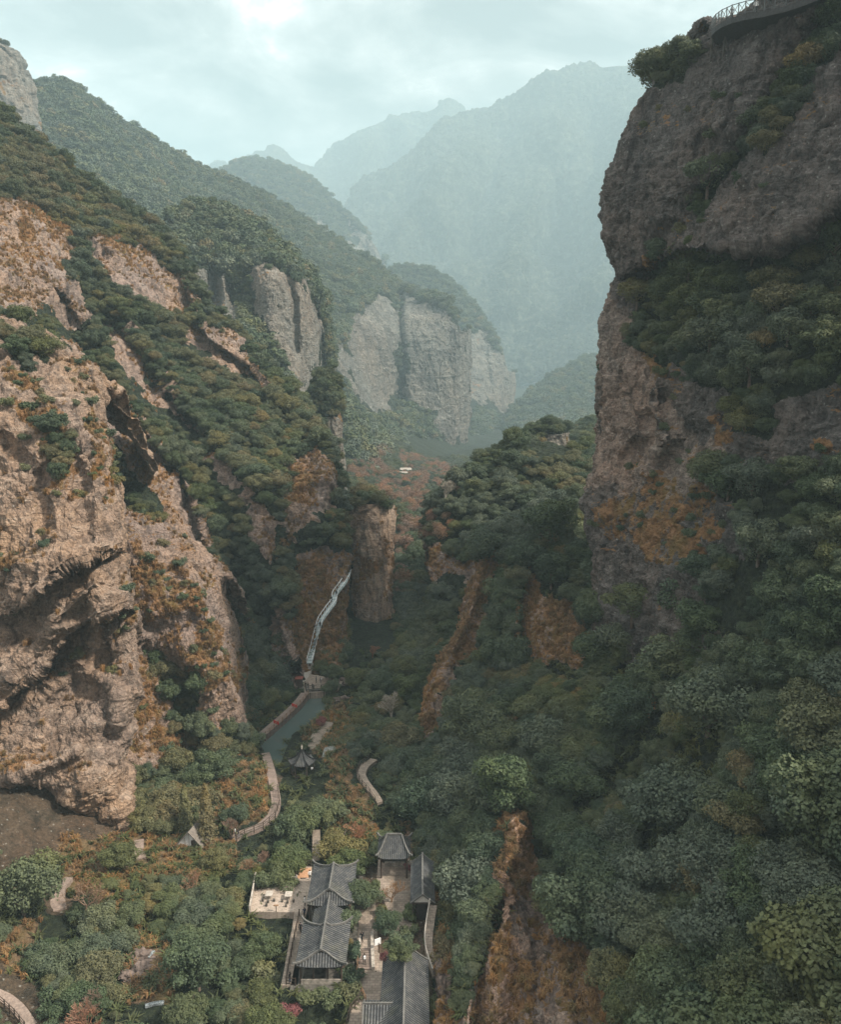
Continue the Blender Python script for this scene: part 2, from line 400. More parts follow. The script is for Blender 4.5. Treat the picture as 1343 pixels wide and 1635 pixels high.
# ------------------------------------------------------------------ valley floor: one sheet out to the horizon
def centre_x(Y): return np.interp(Y, [50, 100, 160, 230, 330, 530, 1000, 1500, 9000], [-10, -14, -22, -10, 0, 0, 80, 190, 1500])
def half_w(Y): return np.interp(Y, [50, 120, 180, 230, 330, 530, 1000, 1500, 9000], [45, 38, 20, 14, 16, 30, 60, 90, 1500])
def floor_z(X, Y):
    P = np.stack([X, Y, 0*X], -1).reshape(-1, 3)
    d = np.abs(X-centre_x(Y)) - half_w(Y)
    z = 0.9 + np.maximum(d, 0)*0.55
    z = z - np.clip((Y-420)*0.09, 0, 95)
    z = np.minimum(z, 30+0.02*Y)
    z = z + (fbm(P, 18, 4)*1.3 + fbm(P, 90, 3)*3*smooth(200, 500, Y.ravel())).reshape(X.shape)
    pd = poly_sd(X, Y, POND_W)                     # + inside
    z = np.where(pd > -6, z*smooth(0, 6, -pd) + 0.5*(1-smooth(0, 6, -pd)), z)
    z = z - 3.0*smooth(-0.6, 1.0, pd)
    # built-up levels (x0,x1,y0,y1,z)
    for x0, x1, y0, y1, zt, f in LEVELS:
        dx_ = np.maximum(np.maximum(x0-X, X-x1), 0); dy_ = np.maximum(np.maximum(y0-Y, Y-y1), 0)
        wgt = 1-smooth(0, f, np.hypot(dx_, dy_))
        z = z*(1-wgt) + zt*wgt
    for mx_, my_, mr, mh in MOUNDS:
        z = z + mh*np.exp(-((X-mx_)**2+(Y-my_)**2)/mr**2)
    return z
LEVELS = [(-17.5, -9.0, 93, 121, 2.6, 2.5), (-27.5, -17, 106, 119, 2.0, 2.0), (-9.2, -3.5, 84, 103, 2.55, 1.2), (-7, 3.5, 76, 118, 2.55, 2.0)]
_m = [(at(395, 1275, 147), 7, 3.5), (at(545, 1290, 150), 8, 3.5), (at(590, 1320, 140), 7, 3.0), (at(560, 1270, 160), 6, 2)]
_p = atz(503, 1208, 1.2); LEVELS.append((_p[0]-5, _p[0]+4, _p[1]-13, _p[1]+12, 1.0, 5))
MOUNDS = [(m_[0], m_[1], r_, h_) for m_, r_, h_ in _m]
def build_floor():
    nr, nc = 760, 420
    Y = 45*np.exp(np.linspace(0, math.log(9000/45), nr)); u = np.linspace(-1, 1, nc); u = 0.55*u+0.45*u**3
    YY = np.repeat(Y[:, None], nc, 1); XX = centre_x(Y)[:, None] + u[None]*(half_w(Y)*3.2+40)[:, None]
    ZZ = floor_z(XX, YY)
    V = np.stack([XX, YY, ZZ], -1).reshape(-1, 3)
    V[:, 2] += fbm(V, 3.5, 4)*0.35
    idx = np.arange(nr*nc).reshape(nr, nc)
    Fq = np.stack([idx[:-1, :-1], idx[:-1, 1:], idx[1:, 1:], idx[1:, :-1]], -1).reshape(-1, 4)
    px, py, dd = proj(V)
    jit = fbm(V, 6, 4, 0.6, 5.1)*14
    gr = np.zeros(len(V))
    for q in FLOOR_GRASS: gr = np.maximum(gr, smooth(-6, 6, poly_sd(px, py, q)+jit))
    wd = 1-gr
    for q in FLOOR_BARE: wd = wd*(1-smooth(-4, 4, poly_sd(px, py, q)+jit*0.4))
    me = np_mesh('ground', V, Fq)
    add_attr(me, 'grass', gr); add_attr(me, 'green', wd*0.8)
    o = link('ground', me, M_GROUND); tag(o, kind='structure')
    nrm = np.zeros_like(V); nrm[:, 2] = 1
    PATCH.append(dict(name='ground', V=V, N=nrm, F=Fq, forest=wd, grass=gr, o=o))
FLOOR_GRASS = [[(330,1240),(400,1200),(430,1240),(440,1290),(400,1320),(340,1330)], [(520,1250),(580,1260),(610,1330),(600,1370),(520,1370),(510,1320)],
               [(90,1340),(300,1330),(380,1340),(370,1390),(200,1420),(100,1420)], [(150,1420),(230,1440),(220,1500),(150,1480)], [(0,1480),(60,1470),(50,1560),(0,1560)],
         [(470,1150),(560,1120),(560,1250),(500,1200)], [(190,1490),(280,1500),(280,1600),(200,1600)]]
FLOOR_BARE = [[(-60,1230),(210,1270),(215,1340),(60,1380),(0,1420)], [(330,1330),(440,1300),(450,1240),(430,1230),(420,1290),(360,1320)], [(180,1325),(330,1340),(330,1370),(200,1370)],
              [(70,1420),(120,1400),(110,1460),(75,1460)], [(-40,1520),(0,1500),(100,1635),(0,1660)], [(560,1380),(690,1390),(690,1640),(570,1640)]]
build_floor()

# ------------------------------------------------------------------ left side
f_ls = [dict(t='step', p=[(120,500),(165,560),(200,640),(240,700),(290,760),(325,850),(330,905)], a=5, w=40),
        dict(t='step', p=[(185,500),(240,580),(290,650),(350,720)], a=7, w=35),
        dict(t='step', p=[(270,390),(300,465),(330,540),(400,585),(440,640)], a=9, w=50),
        dict(t='step', p=[(400,760),(440,800),(450,860),(470,1000),(478,1090)], a=-7, w=40),
        dict(t='step', p=[(385,900),(430,960),(470,1060)], a=6, w=25),
        dict(t='gully', p=[(340,800),(380,900),(410,1000),(430,1120)], a=9, w=28),
        dict(t='gully', p=[(130,380),(170,520),(300,560)], a=6, w=25),
        dict(t='ridge', p=[(20,350),(90,370),(120,420),(60,490)], a=7, w=30),
        dict(t='ridge', p=[(180,390),(240,410),(290,460)], a=6, w=22),
        dict(t='ridge', p=[(510,690),(528,760),(500,850)], a=4, w=16)]
make_patch('hillside', [
 [(-60,140,340),(0,188,335),(80,255,335),(150,305,335),(210,345,330),(265,400,325),(300,470,315),(390,560,305),(445,615,295),(505,685,275),(528,745,252),(542,840,238),(552,900,230)],
 [(-60,330,270),(0,350,265),(60,400,270),(120,450,270),(180,490,270),(240,540,270),(290,600,265),(340,660,260),(390,700,250),(440,760,240),(480,830,230),(515,900,225),(549,960,222)],
 [(-60,500,215),(0,520,210),(60,570,215),(110,620,215),(160,670,215),(210,730,215),(260,790,212),(300,850,210),(350,900,208),(400,960,205),(450,1000,208),(500,1020,212),(548,1020,217)],
 [(-60,720,180),(0,720,175),(60,760,180),(110,800,185),(160,860,190),(200,950,188),(250,1020,186),(300,1080,182),(350,1140,178),(400,1185,170),(440,1155,180),(490,1110,196),(549,1080,207)]],
 M_ROCKP, 640, 620, 2.6, 22, aniso=(1, 1, 2.2), feats=f_ls, wrap_top=(14, -1), wrap_right=(6, 40), kind='structure', fuzz=9,
 rock=[[(0,330),(60,335),(110,370),(120,400),(80,470),(40,520),(-60,520),(-60,330)], [(155,375),(200,385),(240,400),(285,440),(310,480),(270,485),(215,460),(170,430),(150,400)],
       [(300,520),(340,520),(380,540),(400,570),(432,605),(395,600),(365,585),(330,565),(290,550)],
       [(90,520),(120,530),(150,570),(170,620),(210,660),(250,710),(280,740),(310,790),(325,860),(300,850),(285,810),(250,790),(215,770),(180,700),(150,650),(120,600),(90,560)],
       [(175,515),(200,530),(240,590),(280,640),(330,690),(312,690),(260,650),(215,610),(190,580),(175,550)],
       [(330,730),(370,745),(400,770),(430,800),(447,850),(432,900),(412,870),(402,830),(390,790),(350,770)],
       [(480,720),(510,700),(530,740),(530,790),(515,820),(490,845),(470,870),(450,860),(455,800),(470,760)],
       [(470,890),(520,870),(552,890),(580,960),(580,1080),(500,1080),(470,1060),(465,1000),(480,940)],
       [(430,950),(450,980),(470,1040),(480,1100),(440,1080),(430,1020)], [(60,440),(130,450),(150,520),(90,520)]],
 grass=[[(470,900),(520,880),(550,900),(560,960),(560,1060),(500,1075),(475,1060)], [(470,740),(505,730),(520,760),(480,800)], [(430,860),(470,850),(460,900),(430,890)], [(40,300),(100,350),(110,400),(30,380)]])

make_patch('cliff', [
 [(180,838,168),(215,856,166),(255,868,168),(295,885,170),(328,918,172),(350,950,174)],
 [(180,930,160),(215,940,158),(255,945,158),(300,960,160),(340,985,164),(370,1012,172)],
 [(190,1020,154),(225,1030,154),(260,1040,156),(310,1060,156),(350,1080,158),(385,1085,170)],
 [(190,1110,149),(225,1120,151),(265,1130,154),(310,1150,155),(350,1160,157),(397,1165,166)],
 [(195,1240,143),(225,1250,144),(265,1260,146),(310,1265,147),(360,1240,151),(412,1205,163)],
 [(200,1330,134),(230,1330,134),(270,1330,134),(310,1330,134),(365,1322,136),(425,1300,140)]],
 M_ROCKP, 300, 420, 1.3, 11, aniso=(1, 1, 3.0), wrap_top=(10, 1), wrap_right=(6, 25), kind='structure', default='rock', fuzz=7, ridg=0.7,
 feats=[dict(t='gully', p=[(235,1040),(290,1090),(300,1190),(330,1230)], a=6, w=22), dict(t='gully', p=[(215,990),(250,1010),(300,990)], a=3, w=14), dict(t='ridge', p=[(290,890),(330,960),(370,1080),(385,1160)], a=3, w=16)],
 grass=[[(200,850),(290,880),(340,930),(330,985),(290,975),(240,990),(205,960)], [(280,1010),(350,985),(385,1070),(385,1100),(330,1095),(280,1060)], [(205,1060),(240,1090),(280,1190),(260,1230),(205,1220)], [(340,1220),(410,1200),(440,1280),(390,1320),(340,1290)]],
 green=[[(235,1045),(262,1040),(300,1070),(320,1110),(318,1165),(290,1160),(270,1110)], [(200,1240),(330,1230),(350,1330),(200,1330)], [(315,1165),(400,1170),(400,1215),(330,1225)]])

f_l1 = [dict(t='step', p=[(-80,1150),(0,1128),(60,1075),(120,1000),(160,985),(204,975)], a=7, w=40),
        dict(t='step', p=[(-80,990),(20,985),(55,950),(120,905),(204,880)], a=5, w=45),
        dict(t='ridge', p=[(0,1090),(60,1030),(90,990),(150,930)], a=3.5, w=16),
        dict(t='ridge', p=[(200,1170),(190,1110),(160,1080),(120,1060)], a=3, w=15),
        dict(t='ridge', p=[(0,1250),(30,1235),(90,1215),(120,1200)], a=3, w=12),
        dict(t='cave', p=[(-90,1258),(0,1262),(50,1252),(100,1262),(150,1300),(205,1312),(150,1330),(0,1330),(-90,1330)], a=17, w=16),
        dict(t='cave', p=[(60,1130),(110,1050),(170,1020),(205,1040),(190,1120),(140,1160),(80,1170)], a=4, w=35),
        dict(t='gully', p=[(70,760),(110,700),(130,780),(140,880)], a=3, w=14), dict(t='gully', p=[(0,700),(60,760),(70,860)], a=2.5, w=10)]
make_patch('cliff', [
 [(-80,480,172),(0,522,170),(60,548,170),(110,590,170),(140,620,171),(160,648,173)],
 [(-80,640,155),(0,650,153),(60,660,153),(110,670,153),(150,700,155),(172,740,160)],
 [(-80,800,146),(0,800,143),(60,800,142),(110,810,142),(160,830,143),(198,855,150)],
 [(-80,930,138),(0,940,135),(60,930,133),(110,925,133),(165,925,135),(204,935,144)],
 [(-80,1030,138),(0,1050,136),(60,1040,138),(120,1030,140),(180,1040,142),(228,1045,146)],
 [(-80,1150,138),(0,1150,135),(60,1150,135),(110,1150,136),(160,1160,137),(203,1170,142)],
 [(-80,1240,134),(0,1245,131),(60,1245,131),(110,1250,131),(160,1260,132),(203,1265,137)],
 [(-80,1310,138),(0,1310,137),(60,1310,135),(110,1310,134),(160,1310,134),(210,1312,136)],
 [(-80,1420,118),(0,1400,121),(60,1370,126),(110,1345,131),(160,1330,133),(215,1325,135)]],
 M_ROCKW, 440, 900, 1.6, 17, aniso=(1, 1, 1.3), facet=0.42, dip=(-1.05, 0.62), feats=f_l1, wrap_top=(10, 2), wrap_right=(-4, 25), kind='structure', default='rock', fuzz=6, strat=0.42, ridg=0.5, grass_bias=-0.30,
 green=[[(75,700),(90,680),(120,700),(112,755),(90,765)], [(0,500),(55,540),(60,580),(10,570)], [(-60,470),(110,580),(60,560),(-60,520)]],
 grass=[[(0,560),(60,600),(110,680),(130,760),(100,780),(60,690),(0,640)], [(60,770),(110,760),(125,785),(70,790)], [(140,640),(180,760),(170,800),(145,740)], [(0,880),(25,885),(20,910),(0,910)]])

# ------------------------------------------------------------------ right side
f_r1 = [dict(t='gully', p=[(1330,20),(1240,160),(1160,290),(1090,350),(1050,380)], a=6, w=24),
        dict(t='step', p=[(1420,300),(1343,330),(1290,370),(1240,395),(1150,400),(1080,400),(1020,440),(980,445)], a=-8, w=60),
        dict(t='cave', p=[(1290,378),(1330,345),(1420,320),(1420,410),(1310,400)], a=9, w=14),
        dict(t='ridge', p=[(1010,430),(1060,345),(1110,350)], a=2.5, w=12), dict(t='gully', p=[(1040,520),(1025,620),(1035,700),(1000,730)], a=5, w=14),
        dict(t='ridge', p=[(1035,560),(1038,650),(1060,720)], a=4, w=12), dict(t='gully', p=[(1060,640),(1100,700),(1060,740)], a=4, w=14)]
make_patch('cliff', [
 [(1132,56,172),(1170,48,165),(1210,38,158),(1262,2,152),(1340,-110,146),(1460,-200,140)],
 [(1040,150,185),(1075,100,175),(1130,110,164),(1200,120,152),(1290,110,144),(1460,100,132)],
 [(976,285,190),(1010,280,176),(1070,280,163),(1160,270,150),(1270,260,140),(1460,250,128)],
 [(964,345,192),(1000,345,178),(1060,350,165),(1150,350,151),(1260,350,140),(1460,350,128)],
 [(993,442,190),(1010,450,178),(1060,460,168),(1150,460,152),(1260,460,140),(1460,460,128)],
 [(966,520,187),(1000,525,174),(1055,540,161),(1140,550,145),(1250,550,132),(1460,550,118)],
 [(955,640,183),(990,640,170),(1045,650,156),(1130,660,141),(1240,660,127),(1460,660,112)],
 [(946,730,179),(975,740,168),(1030,760,155),(1120,770,139),(1230,770,125),(1460,770,108)],
 [(928,840,174),(960,850,162),(1020,870,150),(1100,880,135),(1220,880,120),(1460,870,100)],
 [(945,940,168),(990,970,154),(1040,990,143),(1110,1000,129),(1220,990,113),(1460,980,93)]],
 M_ROCKD, 560, 900, 1.7, 15, aniso=(1, 1, 1.3), far_side=(2000, 200, 0.85), feats=f_r1, wrap_left=(45, 45), wrap_top=(12, 4), kind='structure', default='rock', fuzz=9, strat=0.10, grass_bias=-0.26,
 pale=[[(940,470),(1000,470),(1020,560),(1045,640),(1060,720),(1010,790),(930,780),(940,600)], [(1060,640),(1110,690),(1150,760),(1060,780),(1030,730)]],  # lit lower-left face, its lightness painted into the rock
 green=[[(1015,470),(1060,430),(1150,420),(1250,400),(1460,440),(1460,620),(1250,620),(1180,640),(1100,600),(1050,560),(1015,530)],
        [(1280,60),(1343,0),(1360,60),(1270,170),(1200,260),(1150,320),(1100,330),(1110,280),(1170,230),(1230,130)],
        [(1045,140),(1070,95),(1110,100),(1090,130),(1060,150)], [(1150,780),(1343,740),(1480,740),(1480,1020),(1110,1020),(1140,900),(1190,880),(1170,820)],
        [(1160,640),(1210,630),(1215,690),(1175,680)], [(1420,-200),(1480,-200),(1480,60),(1400,60)]],
 grass=[[(935,800),(1000,775),(1060,830),(1110,855),(1130,910),(1060,890),(980,860),(930,850)], [(1090,770),(1150,800),(1190,860),(1160,885),(1100,830),(1040,780)],
        [(1290,690),(1400,700),(1400,750),(1290,740)], [(1040,540),(1060,560),(1060,600),(1045,590)], [(1120,640),(1150,650),(1160,690),(1120,680)], [(1000,730),(1050,770),(1060,840),(1020,800)],
        [(1260,420),(1330,440),(1320,470),(1290,470)], [(1040,360),(1090,350),(1060,380),(1035,420)]])

f_r5 = [dict(t='step', p=[(860,880),(845,890),(832,950),(828,1010)], a=-6, w=50), dict(t='ridge', p=[(1060,1105),(1020,1160),(960,1225),(910,1260)], a=4, w=18),
        dict(t='gully', p=[(1000,1040),(1020,1100),(960,1190),(880,1240)], a=4, w=24),
        dict(t='step', p=[(835,1300),(820,1360),(790,1430),(765,1530),(750,1640)], a=-7, w=70), dict(t='ridge', p=[(828,1320),(812,1400),(800,1500),(790,1640)], a=6, w=16), dict(t='gully', p=[(850,1420),(862,1500),(856,1640)], a=4, w=12), dict(t='ridge', p=[(880,1470),(900,1560),(905,1640)], a=2.5, w=12), dict(t='gully', p=[(700,1400),(740,1500),(720,1640)], a=2.5, w=16),
        dict(t='ridge', p=[(772,892),(745,990),(705,1060),(683,1140)], a=7, w=15)]
make_patch('hillside', [
 [(770,888,212),(800,880,208),(840,875,202),(880,870,196),(930,900,186),(1000,940,170),(1100,955,145),(1220,955,125),(1480,940,100)],
 [(742,960,203),(780,960,196),(820,960,190),(870,960,183),(930,980,172),(1000,1000,155),(1100,1010,134),(1220,1010,115),(1480,1000,92)],
 [(712,1040,194),(750,1040,186),(800,1050,178),(860,1060,170),(930,1070,158),(1000,1080,144),(1100,1080,127),(1220,1080,110),(1480,1070,87)],
 [(682,1120,180),(730,1130,168),(790,1140,160),(860,1150,150),(930,1150,140),(1000,1150,130),(1100,1160,117),(1220,1160,102),(1480,1150,80)],
 [(668,1195,164),(710,1220,150),(780,1230,142),(850,1240,134),(930,1240,126),(1010,1240,118),(1100,1250,107),(1220,1250,93),(1480,1240,73)],
 [(630,1268,149),(670,1300,137),(740,1320,128),(820,1320,121),(900,1330,114),(1000,1340,105),(1100,1350,97),(1220,1350,84),(1480,1340,67)],
 [(645,1340,131),(678,1380,122),(740,1410,113),(810,1420,107),(890,1430,101),(990,1440,93),(1100,1440,87),(1220,1440,76),(1480,1440,60)],
 [(690,1440,113.5),(705,1480,106.5),(750,1500,101),(810,1510,96),(890,1520,90),(990,1530,83),(1100,1530,77),(1220,1530,68),(1480,1530,54)],
 [(700,1560,98),(715,1600,92),(750,1620,88),(800,1640,84),(880,1650,79),(980,1660,73),(1100,1660,67),(1220,1660,59),(1480,1660,47)],
 [(705,1700,83),(720,1740,79),(760,1760,76),(810,1780,73),(890,1790,69),(990,1800,64),(1100,1800,58),(1220,1800,51),(1480,1800,41)]],
 M_ROCKP, 640, 760, 1.5, 13, aniso=(1, 1, 1.6), far_side=(2000, 560, 0.95), feats=f_r5, pale=[[(822,1310),(835,1400),(850,1640),(740,1680),(765,1500),(795,1400)], [(600,1240),(660,1270),(665,1340),(610,1340)]], wrap_left=(14, 22), wrap_top=(14, -4), kind='structure', fuzz=8, grass_bias=0.1,  # pale: lit edges of the lower spur painted as lighter rock
 rock=[[(745,890),(800,880),(782,930),(768,1000),(742,1040),(712,1100),(692,1160),(672,1185),(640,1180),(650,1100),(705,1050),(720,990)],
       [(845,895),(860,950),(900,960),(935,1010),(935,1060),(880,1060),(840,1000),(825,980),(833,930)],
       [(1045,1105),(1068,1115),(1010,1190),(960,1258),(915,1262),(960,1215),(1000,1165)],
       [(822,1310),(845,1380),(865,1450),(955,1500),(1000,1640),(735,1680),(765,1500),(795,1400)],
       [(600,1240),(660,1270),(665,1340),(650,1380),(610,1340)], [(680,1390),(735,1420),(725,1680),(680,1680)], [(780,1130),(840,1125),(830,1165),(780,1160)]],
 grass=[[(745,890),(790,885),(770,960),(765,1000),(740,1040),(710,1100),(690,1160),(665,1180),(650,1100),(705,1050)], [(845,895),(860,950),(900,960),(935,1010),(935,1060),(880,1060),(840,1000),(825,980)],
        [(1045,1105),(1068,1115),(1010,1190),(960,1258),(915,1262),(960,1215)], [(820,1315),(838,1380),(835,1430),(800,1430)], [(620,1240),(660,1270),(660,1330),(630,1320)],
        [(690,1390),(735,1420),(725,1560),(690,1560)]])

make_patch('hillside', [
 [(686,872,254),(698,820,258),(745,775,265),(800,745,272),(860,722,276),(925,732,276),(990,775,272)],
 [(682,915,242),(710,880,245),(760,850,246),(810,840,245),(860,840,240),(920,850,232),(990,860,225)],
 [(690,960,236),(720,950,232),(765,930,225),(810,920,220),(860,920,215),(920,920,205),(990,930,195)],
 [(700,1040,222),(730,1020,218),(770,990,214),(810,980,212),(860,980,206),(920,990,198),(990,1000,190)]],
 M_ROCKP, 300, 260, 1.8, 16, wrap_left=(12, 25), wrap_top=(14, 0), kind='structure', fuzz=8,
 rock=[[(670,862),(720,880),(770,892),(745,920),(700,925),(670,920)]], grass=[[(680,862),(700,880),(700,905),(680,900)]])

# ------------------------------------------------------------------ free-standing rock pillars
def pillar(name, prof, mat, amp, scale, aniso=(1, 1, 3), nseg=150, nz=220, depth=1.0, kind='structure', rot=0.4, seed=0.0, top='flat', gb=-0.2, green=()):
    """prof: (left px, right px, py, distance) from the top down"""
    prof = np.array(prof, float)
    Lf = at(prof[:, 0], prof[:, 2], far(prof[:, 3])); Rt = at(prof[:, 1], prof[:, 2], far(prof[:, 3]))
    C = (Lf+Rt)/2; rad = (Rt[:, 0]-Lf[:, 0])/2
    CR = catmull(np.concatenate([C, rad[:, None]], 1), nz)
    th = np.linspace(0, 2*math.pi, nseg, endpoint=False)
    sq = ((np.abs(np.cos(th+rot))**6+np.abs(np.sin(th+rot))**6)**(-1/6)*0.65+0.35)/1.08
    X = CR[:, None, 0]+CR[:, None, 3]*sq[None]*np.cos(th)[None]
    Y = CR[:, None, 1]+CR[:, None, 3]*depth*(sq*np.sin(th))[None]
    Z = np.repeat(CR[:, 2:3], nseg, 1)
    V = np.stack([X, Y, Z], -1).reshape(-1, 3)
    nrm = np.stack([np.cos(th), np.sin(th), 0*th], -1)[None].repeat(nz, 0).reshape(-1, 3)
    A = np.array(aniso, float)
    d = amp*(0.8*fbm(V, scale*2*A, 3, 0.5, seed) + 0.6*fbm(V, scale*A, 5, 0.55, seed+4, ridged=True) + 0.3*fbm(V, scale*0.25*(0.5+0.5*A), 5, 0.6, seed+9))
    f1, e1 = facets(V, scale*0.6*(0.3+0.7*A), seed=seed+1.3); f2, e2 = facets(V, scale*0.2*(0.5+0.5*A), seed=seed+2.1)
    d = d + amp*(0.5*f1+0.22*f2-0.2*(1-smooth(0, 0.1, e1)))
    V = V + nrm*(d*1.9)[:, None]
    # closed top
    T = V[:nseg]; c = T.mean(0)
    caps = []
    for i, f in enumerate((0.8, 0.55, 0.3, 0.02)):
        q = c+(T-c)*f; q[:, 2] += (1-f)*rad[0]*0.5 + fbm(q, scale*0.5, 3)*amp*0.5; caps.append(q)
    V = np.concatenate(caps[::-1]+[V]); nz2 = nz+4
    idx = np.arange(nz2*nseg).reshape(nz2, nseg); j = np.roll(idx, -1, 1)
    Fq = np.stack([idx[:-1], idx[1:], j[1:], j[:-1]], -1).reshape(-1, 4)
    me = np_mesh(name, V, Fq)
    n_ = np.zeros((nz2, nseg, 3)); n_[4:] = nrm.reshape(nz, nseg, 3); n_[:5] = (0, 0, 1); n_ = n_.reshape(-1, 3)
    fr = np.zeros(len(V)); fr[:nseg*5] = 1
    px, py, dd = proj(V)
    for q in green: fr = np.maximum(fr, smooth(-6, 6, poly_sd(px, py, q)+fbm(V, scale*0.5, 3)*10))
    gw = smooth(0.2, 0.7, fbm(V, scale*0.8, 5, 0.6, 31)*1.2+0.2+gb)
    add_attr(me, 'grass', gw*(1-fr)); add_attr(me, 'green', fr)
    o = link(name, me, mat); tag(o, kind=kind)
    PATCH.append(dict(name=name, V=V, N=n_, F=Fq, forest=fr, grass=gw*(1-fr), o=o))
# the tall pillar beside the stairway
pillar('rock_pillar', [(562,622,798,262),(560,629,830,259),(561,630,880,256),(565,628,930,254),(567,624,980,251),(567,620,1020,248),(566,615,1060,245),(566,612,1100,243)], M_ROCKT, 1.0, 9, aniso=(1, 1, 3.2), seed=2.0, gb=0.0, rot=0.6)
# the smaller pillars up the valley
pillar('rock_pillar', [(512,536,598,372),(500,545,616,372),(497,549,645,370),(503,550,680,368),(508,553,720,366),(512,555,760,364),(514,556,820,362)], M_ROCKG, 1.5, 12, aniso=(1, 1, 4), seed=5.0, green=[[(490,570),(560,570),(560,655),(525,668),(505,720),(490,720)]])
pillar('rock_pillar', [(845,905,690,350),(838,910,712,348),(830,914,745,346),(820,925,800,344)], M_ROCKG, 1.3, 8, aniso=(1, 1, 3), seed=8.0, green=[[(800,660),(872,668),(868,720),(850,760),(800,760)]])
pillar('rock_pillar', [(-60,8,72,590),(-70,30,90,588),(-80,40,130,586),(-85,48,170,584),(-90,58,210,582),(-90,70,250,580)], M_ROCKG, 4.5, 26, aniso=(1, 1, 4), seed=11.0)

# ------------------------------------------------------------------ masses up the valley
make_patch('cliff', [
 [(265,352,435),(310,332,452),(360,337,462),(410,365,466),(450,395,462),(488,432,452),(503,478,446)],
 [(268,410,425),(310,412,430),(345,420,432),(400,425,430),(440,437,428),(480,452,432),(500,490,442)],
 [(270,470,417),(310,470,426),(345,480,428),(400,490,424),(440,505,422),(480,522,426),(504,532,440)],
 [(270,530,398),(310,540,408),(345,545,412),(400,550,408),(440,565,414),(480,580,422),(503,590,437)],
 [(270,640,352),(310,650,357),(345,660,362),(400,670,367),(440,685,382),(480,700,400),(503,705,427)]],
 M_ROCKG, 340, 420, 2.2, 18, aniso=(1, 1, 4), wrap_top=(20, -3), wrap_right=(10, 40), kind='structure', fuzz=6, grass_bias=-0.3,
 feats=[dict(t='gully', p=[(338,400),(342,460),(345,520)], a=14, w=5), dict(t='gully', p=[(388,400),(390,480),(410,540),(440,600)], a=26, w=16), dict(t='gully', p=[(458,430),(470,480),(474,560)], a=10, w=6), dict(t='gully', p=[(363,430),(370,480),(372,520)], a=10, w=5)],
 rock=[[(298,412),(335,415),(372,440),(378,530),(330,520),(300,480)], [(397,440),(440,432),(485,440),(512,500),(515,660),(490,650),(465,575),(430,520),(405,490)]])
U1 = [
 [(20,150,640),(75,139,680),(118,145,700),(200,205,720),(330,280,760),(404,306,780),(456,338,790),(508,374,790),(550,400,790),(592,426,780),(634,455,770),(690,476,740),(725,498,725),(740,530,722)],
 [(20,260,560),(75,260,580),(130,270,590),(200,300,600),(300,370,610),(370,410,620),(420,440,630),(480,480,640),(530,500,650),(570,520,665),(620,530,700),(670,540,708),(715,560,708),(741,585,720)],
 [(20,380,480),(75,380,490),(130,390,500),(200,420,500),(300,480,500),(380,520,510),(440,560,520),(490,590,540),(540,620,570),(580,640,620),(620,645,680),(670,650,695),(712,660,700),(738,662,714)],
 [(20,500,400),(75,500,400),(150,520,410),(230,560,400),(320,620,390),(400,660,390),(460,700,400),(510,720,420),(550,740,450),(600,740,500),(640,730,580),(670,718,650),(700,710,690),(732,712,705)]]
make_patch('hillside', U1, M_ROCKF, 620, 420, 5.0, 38, aniso=(1, 1, 3), wrap_top=(35, -6), wrap_right=(10, 60), kind='structure', fuzz=7, grass_bias=-0.3,
 feats=[dict(t='gully', p=[(637,470),(640,560),(640,640)], a=26, w=7), dict(t='gully', p=[(200,260),(330,330),(430,400),(500,470),(560,560)], a=22, w=35), dict(t='ridge', p=[(120,200),(250,290),(370,360),(480,440)], a=22, w=25),
        dict(t='step', p=[(560,430),(575,500),(570,580)], a=-14, w=30), dict(t='ridge', p=[(730,520),(738,620),(735,700)], a=8, w=10), dict(t='gully', p=[(60,150),(130,220),(200,260)], a=16, w=18)],
 rock=[[(572,500),(600,468),(622,470),(636,520),(636,650),(600,660),(570,640),(550,600),(552,540)], [(640,476),(690,480),(730,505),(760,530),(760,720),(715,712),(690,650),(640,632)],
       [(515,565),(570,560),(560,600),(520,600)]])
make_patch('cliff', [
 [(600,440,1000),(650,430,1010),(690,438,1010),(735,472,1000),(775,515,985),(798,555,975),(812,597,970)],
 [(600,540,950),(650,540,950),(690,550,950),(740,560,945),(775,580,945),(800,600,952),(812,625,964)],
 [(600,640,880),(650,640,880),(700,640,890),(745,640,905),(778,650,915),(800,655,935),(810,665,952)],
 [(600,720,780),(650,715,780),(700,705,800),(745,700,830),(780,700,860),(802,705,885),(818,710,920)]],
 M_ROCKF, 260, 260, 5.0, 38, aniso=(1, 1, 4), wrap_top=(40, -8), wrap_right=(10, 60), kind='structure', fuzz=6, grass_bias=-0.3,
 feats=[dict(t='gully', p=[(770,540),(780,600),(785,660)], a=14, w=6)],
 rock=[[(738,530),(775,535),(798,560),(830,600),(830,690),(790,650),(740,640)]])
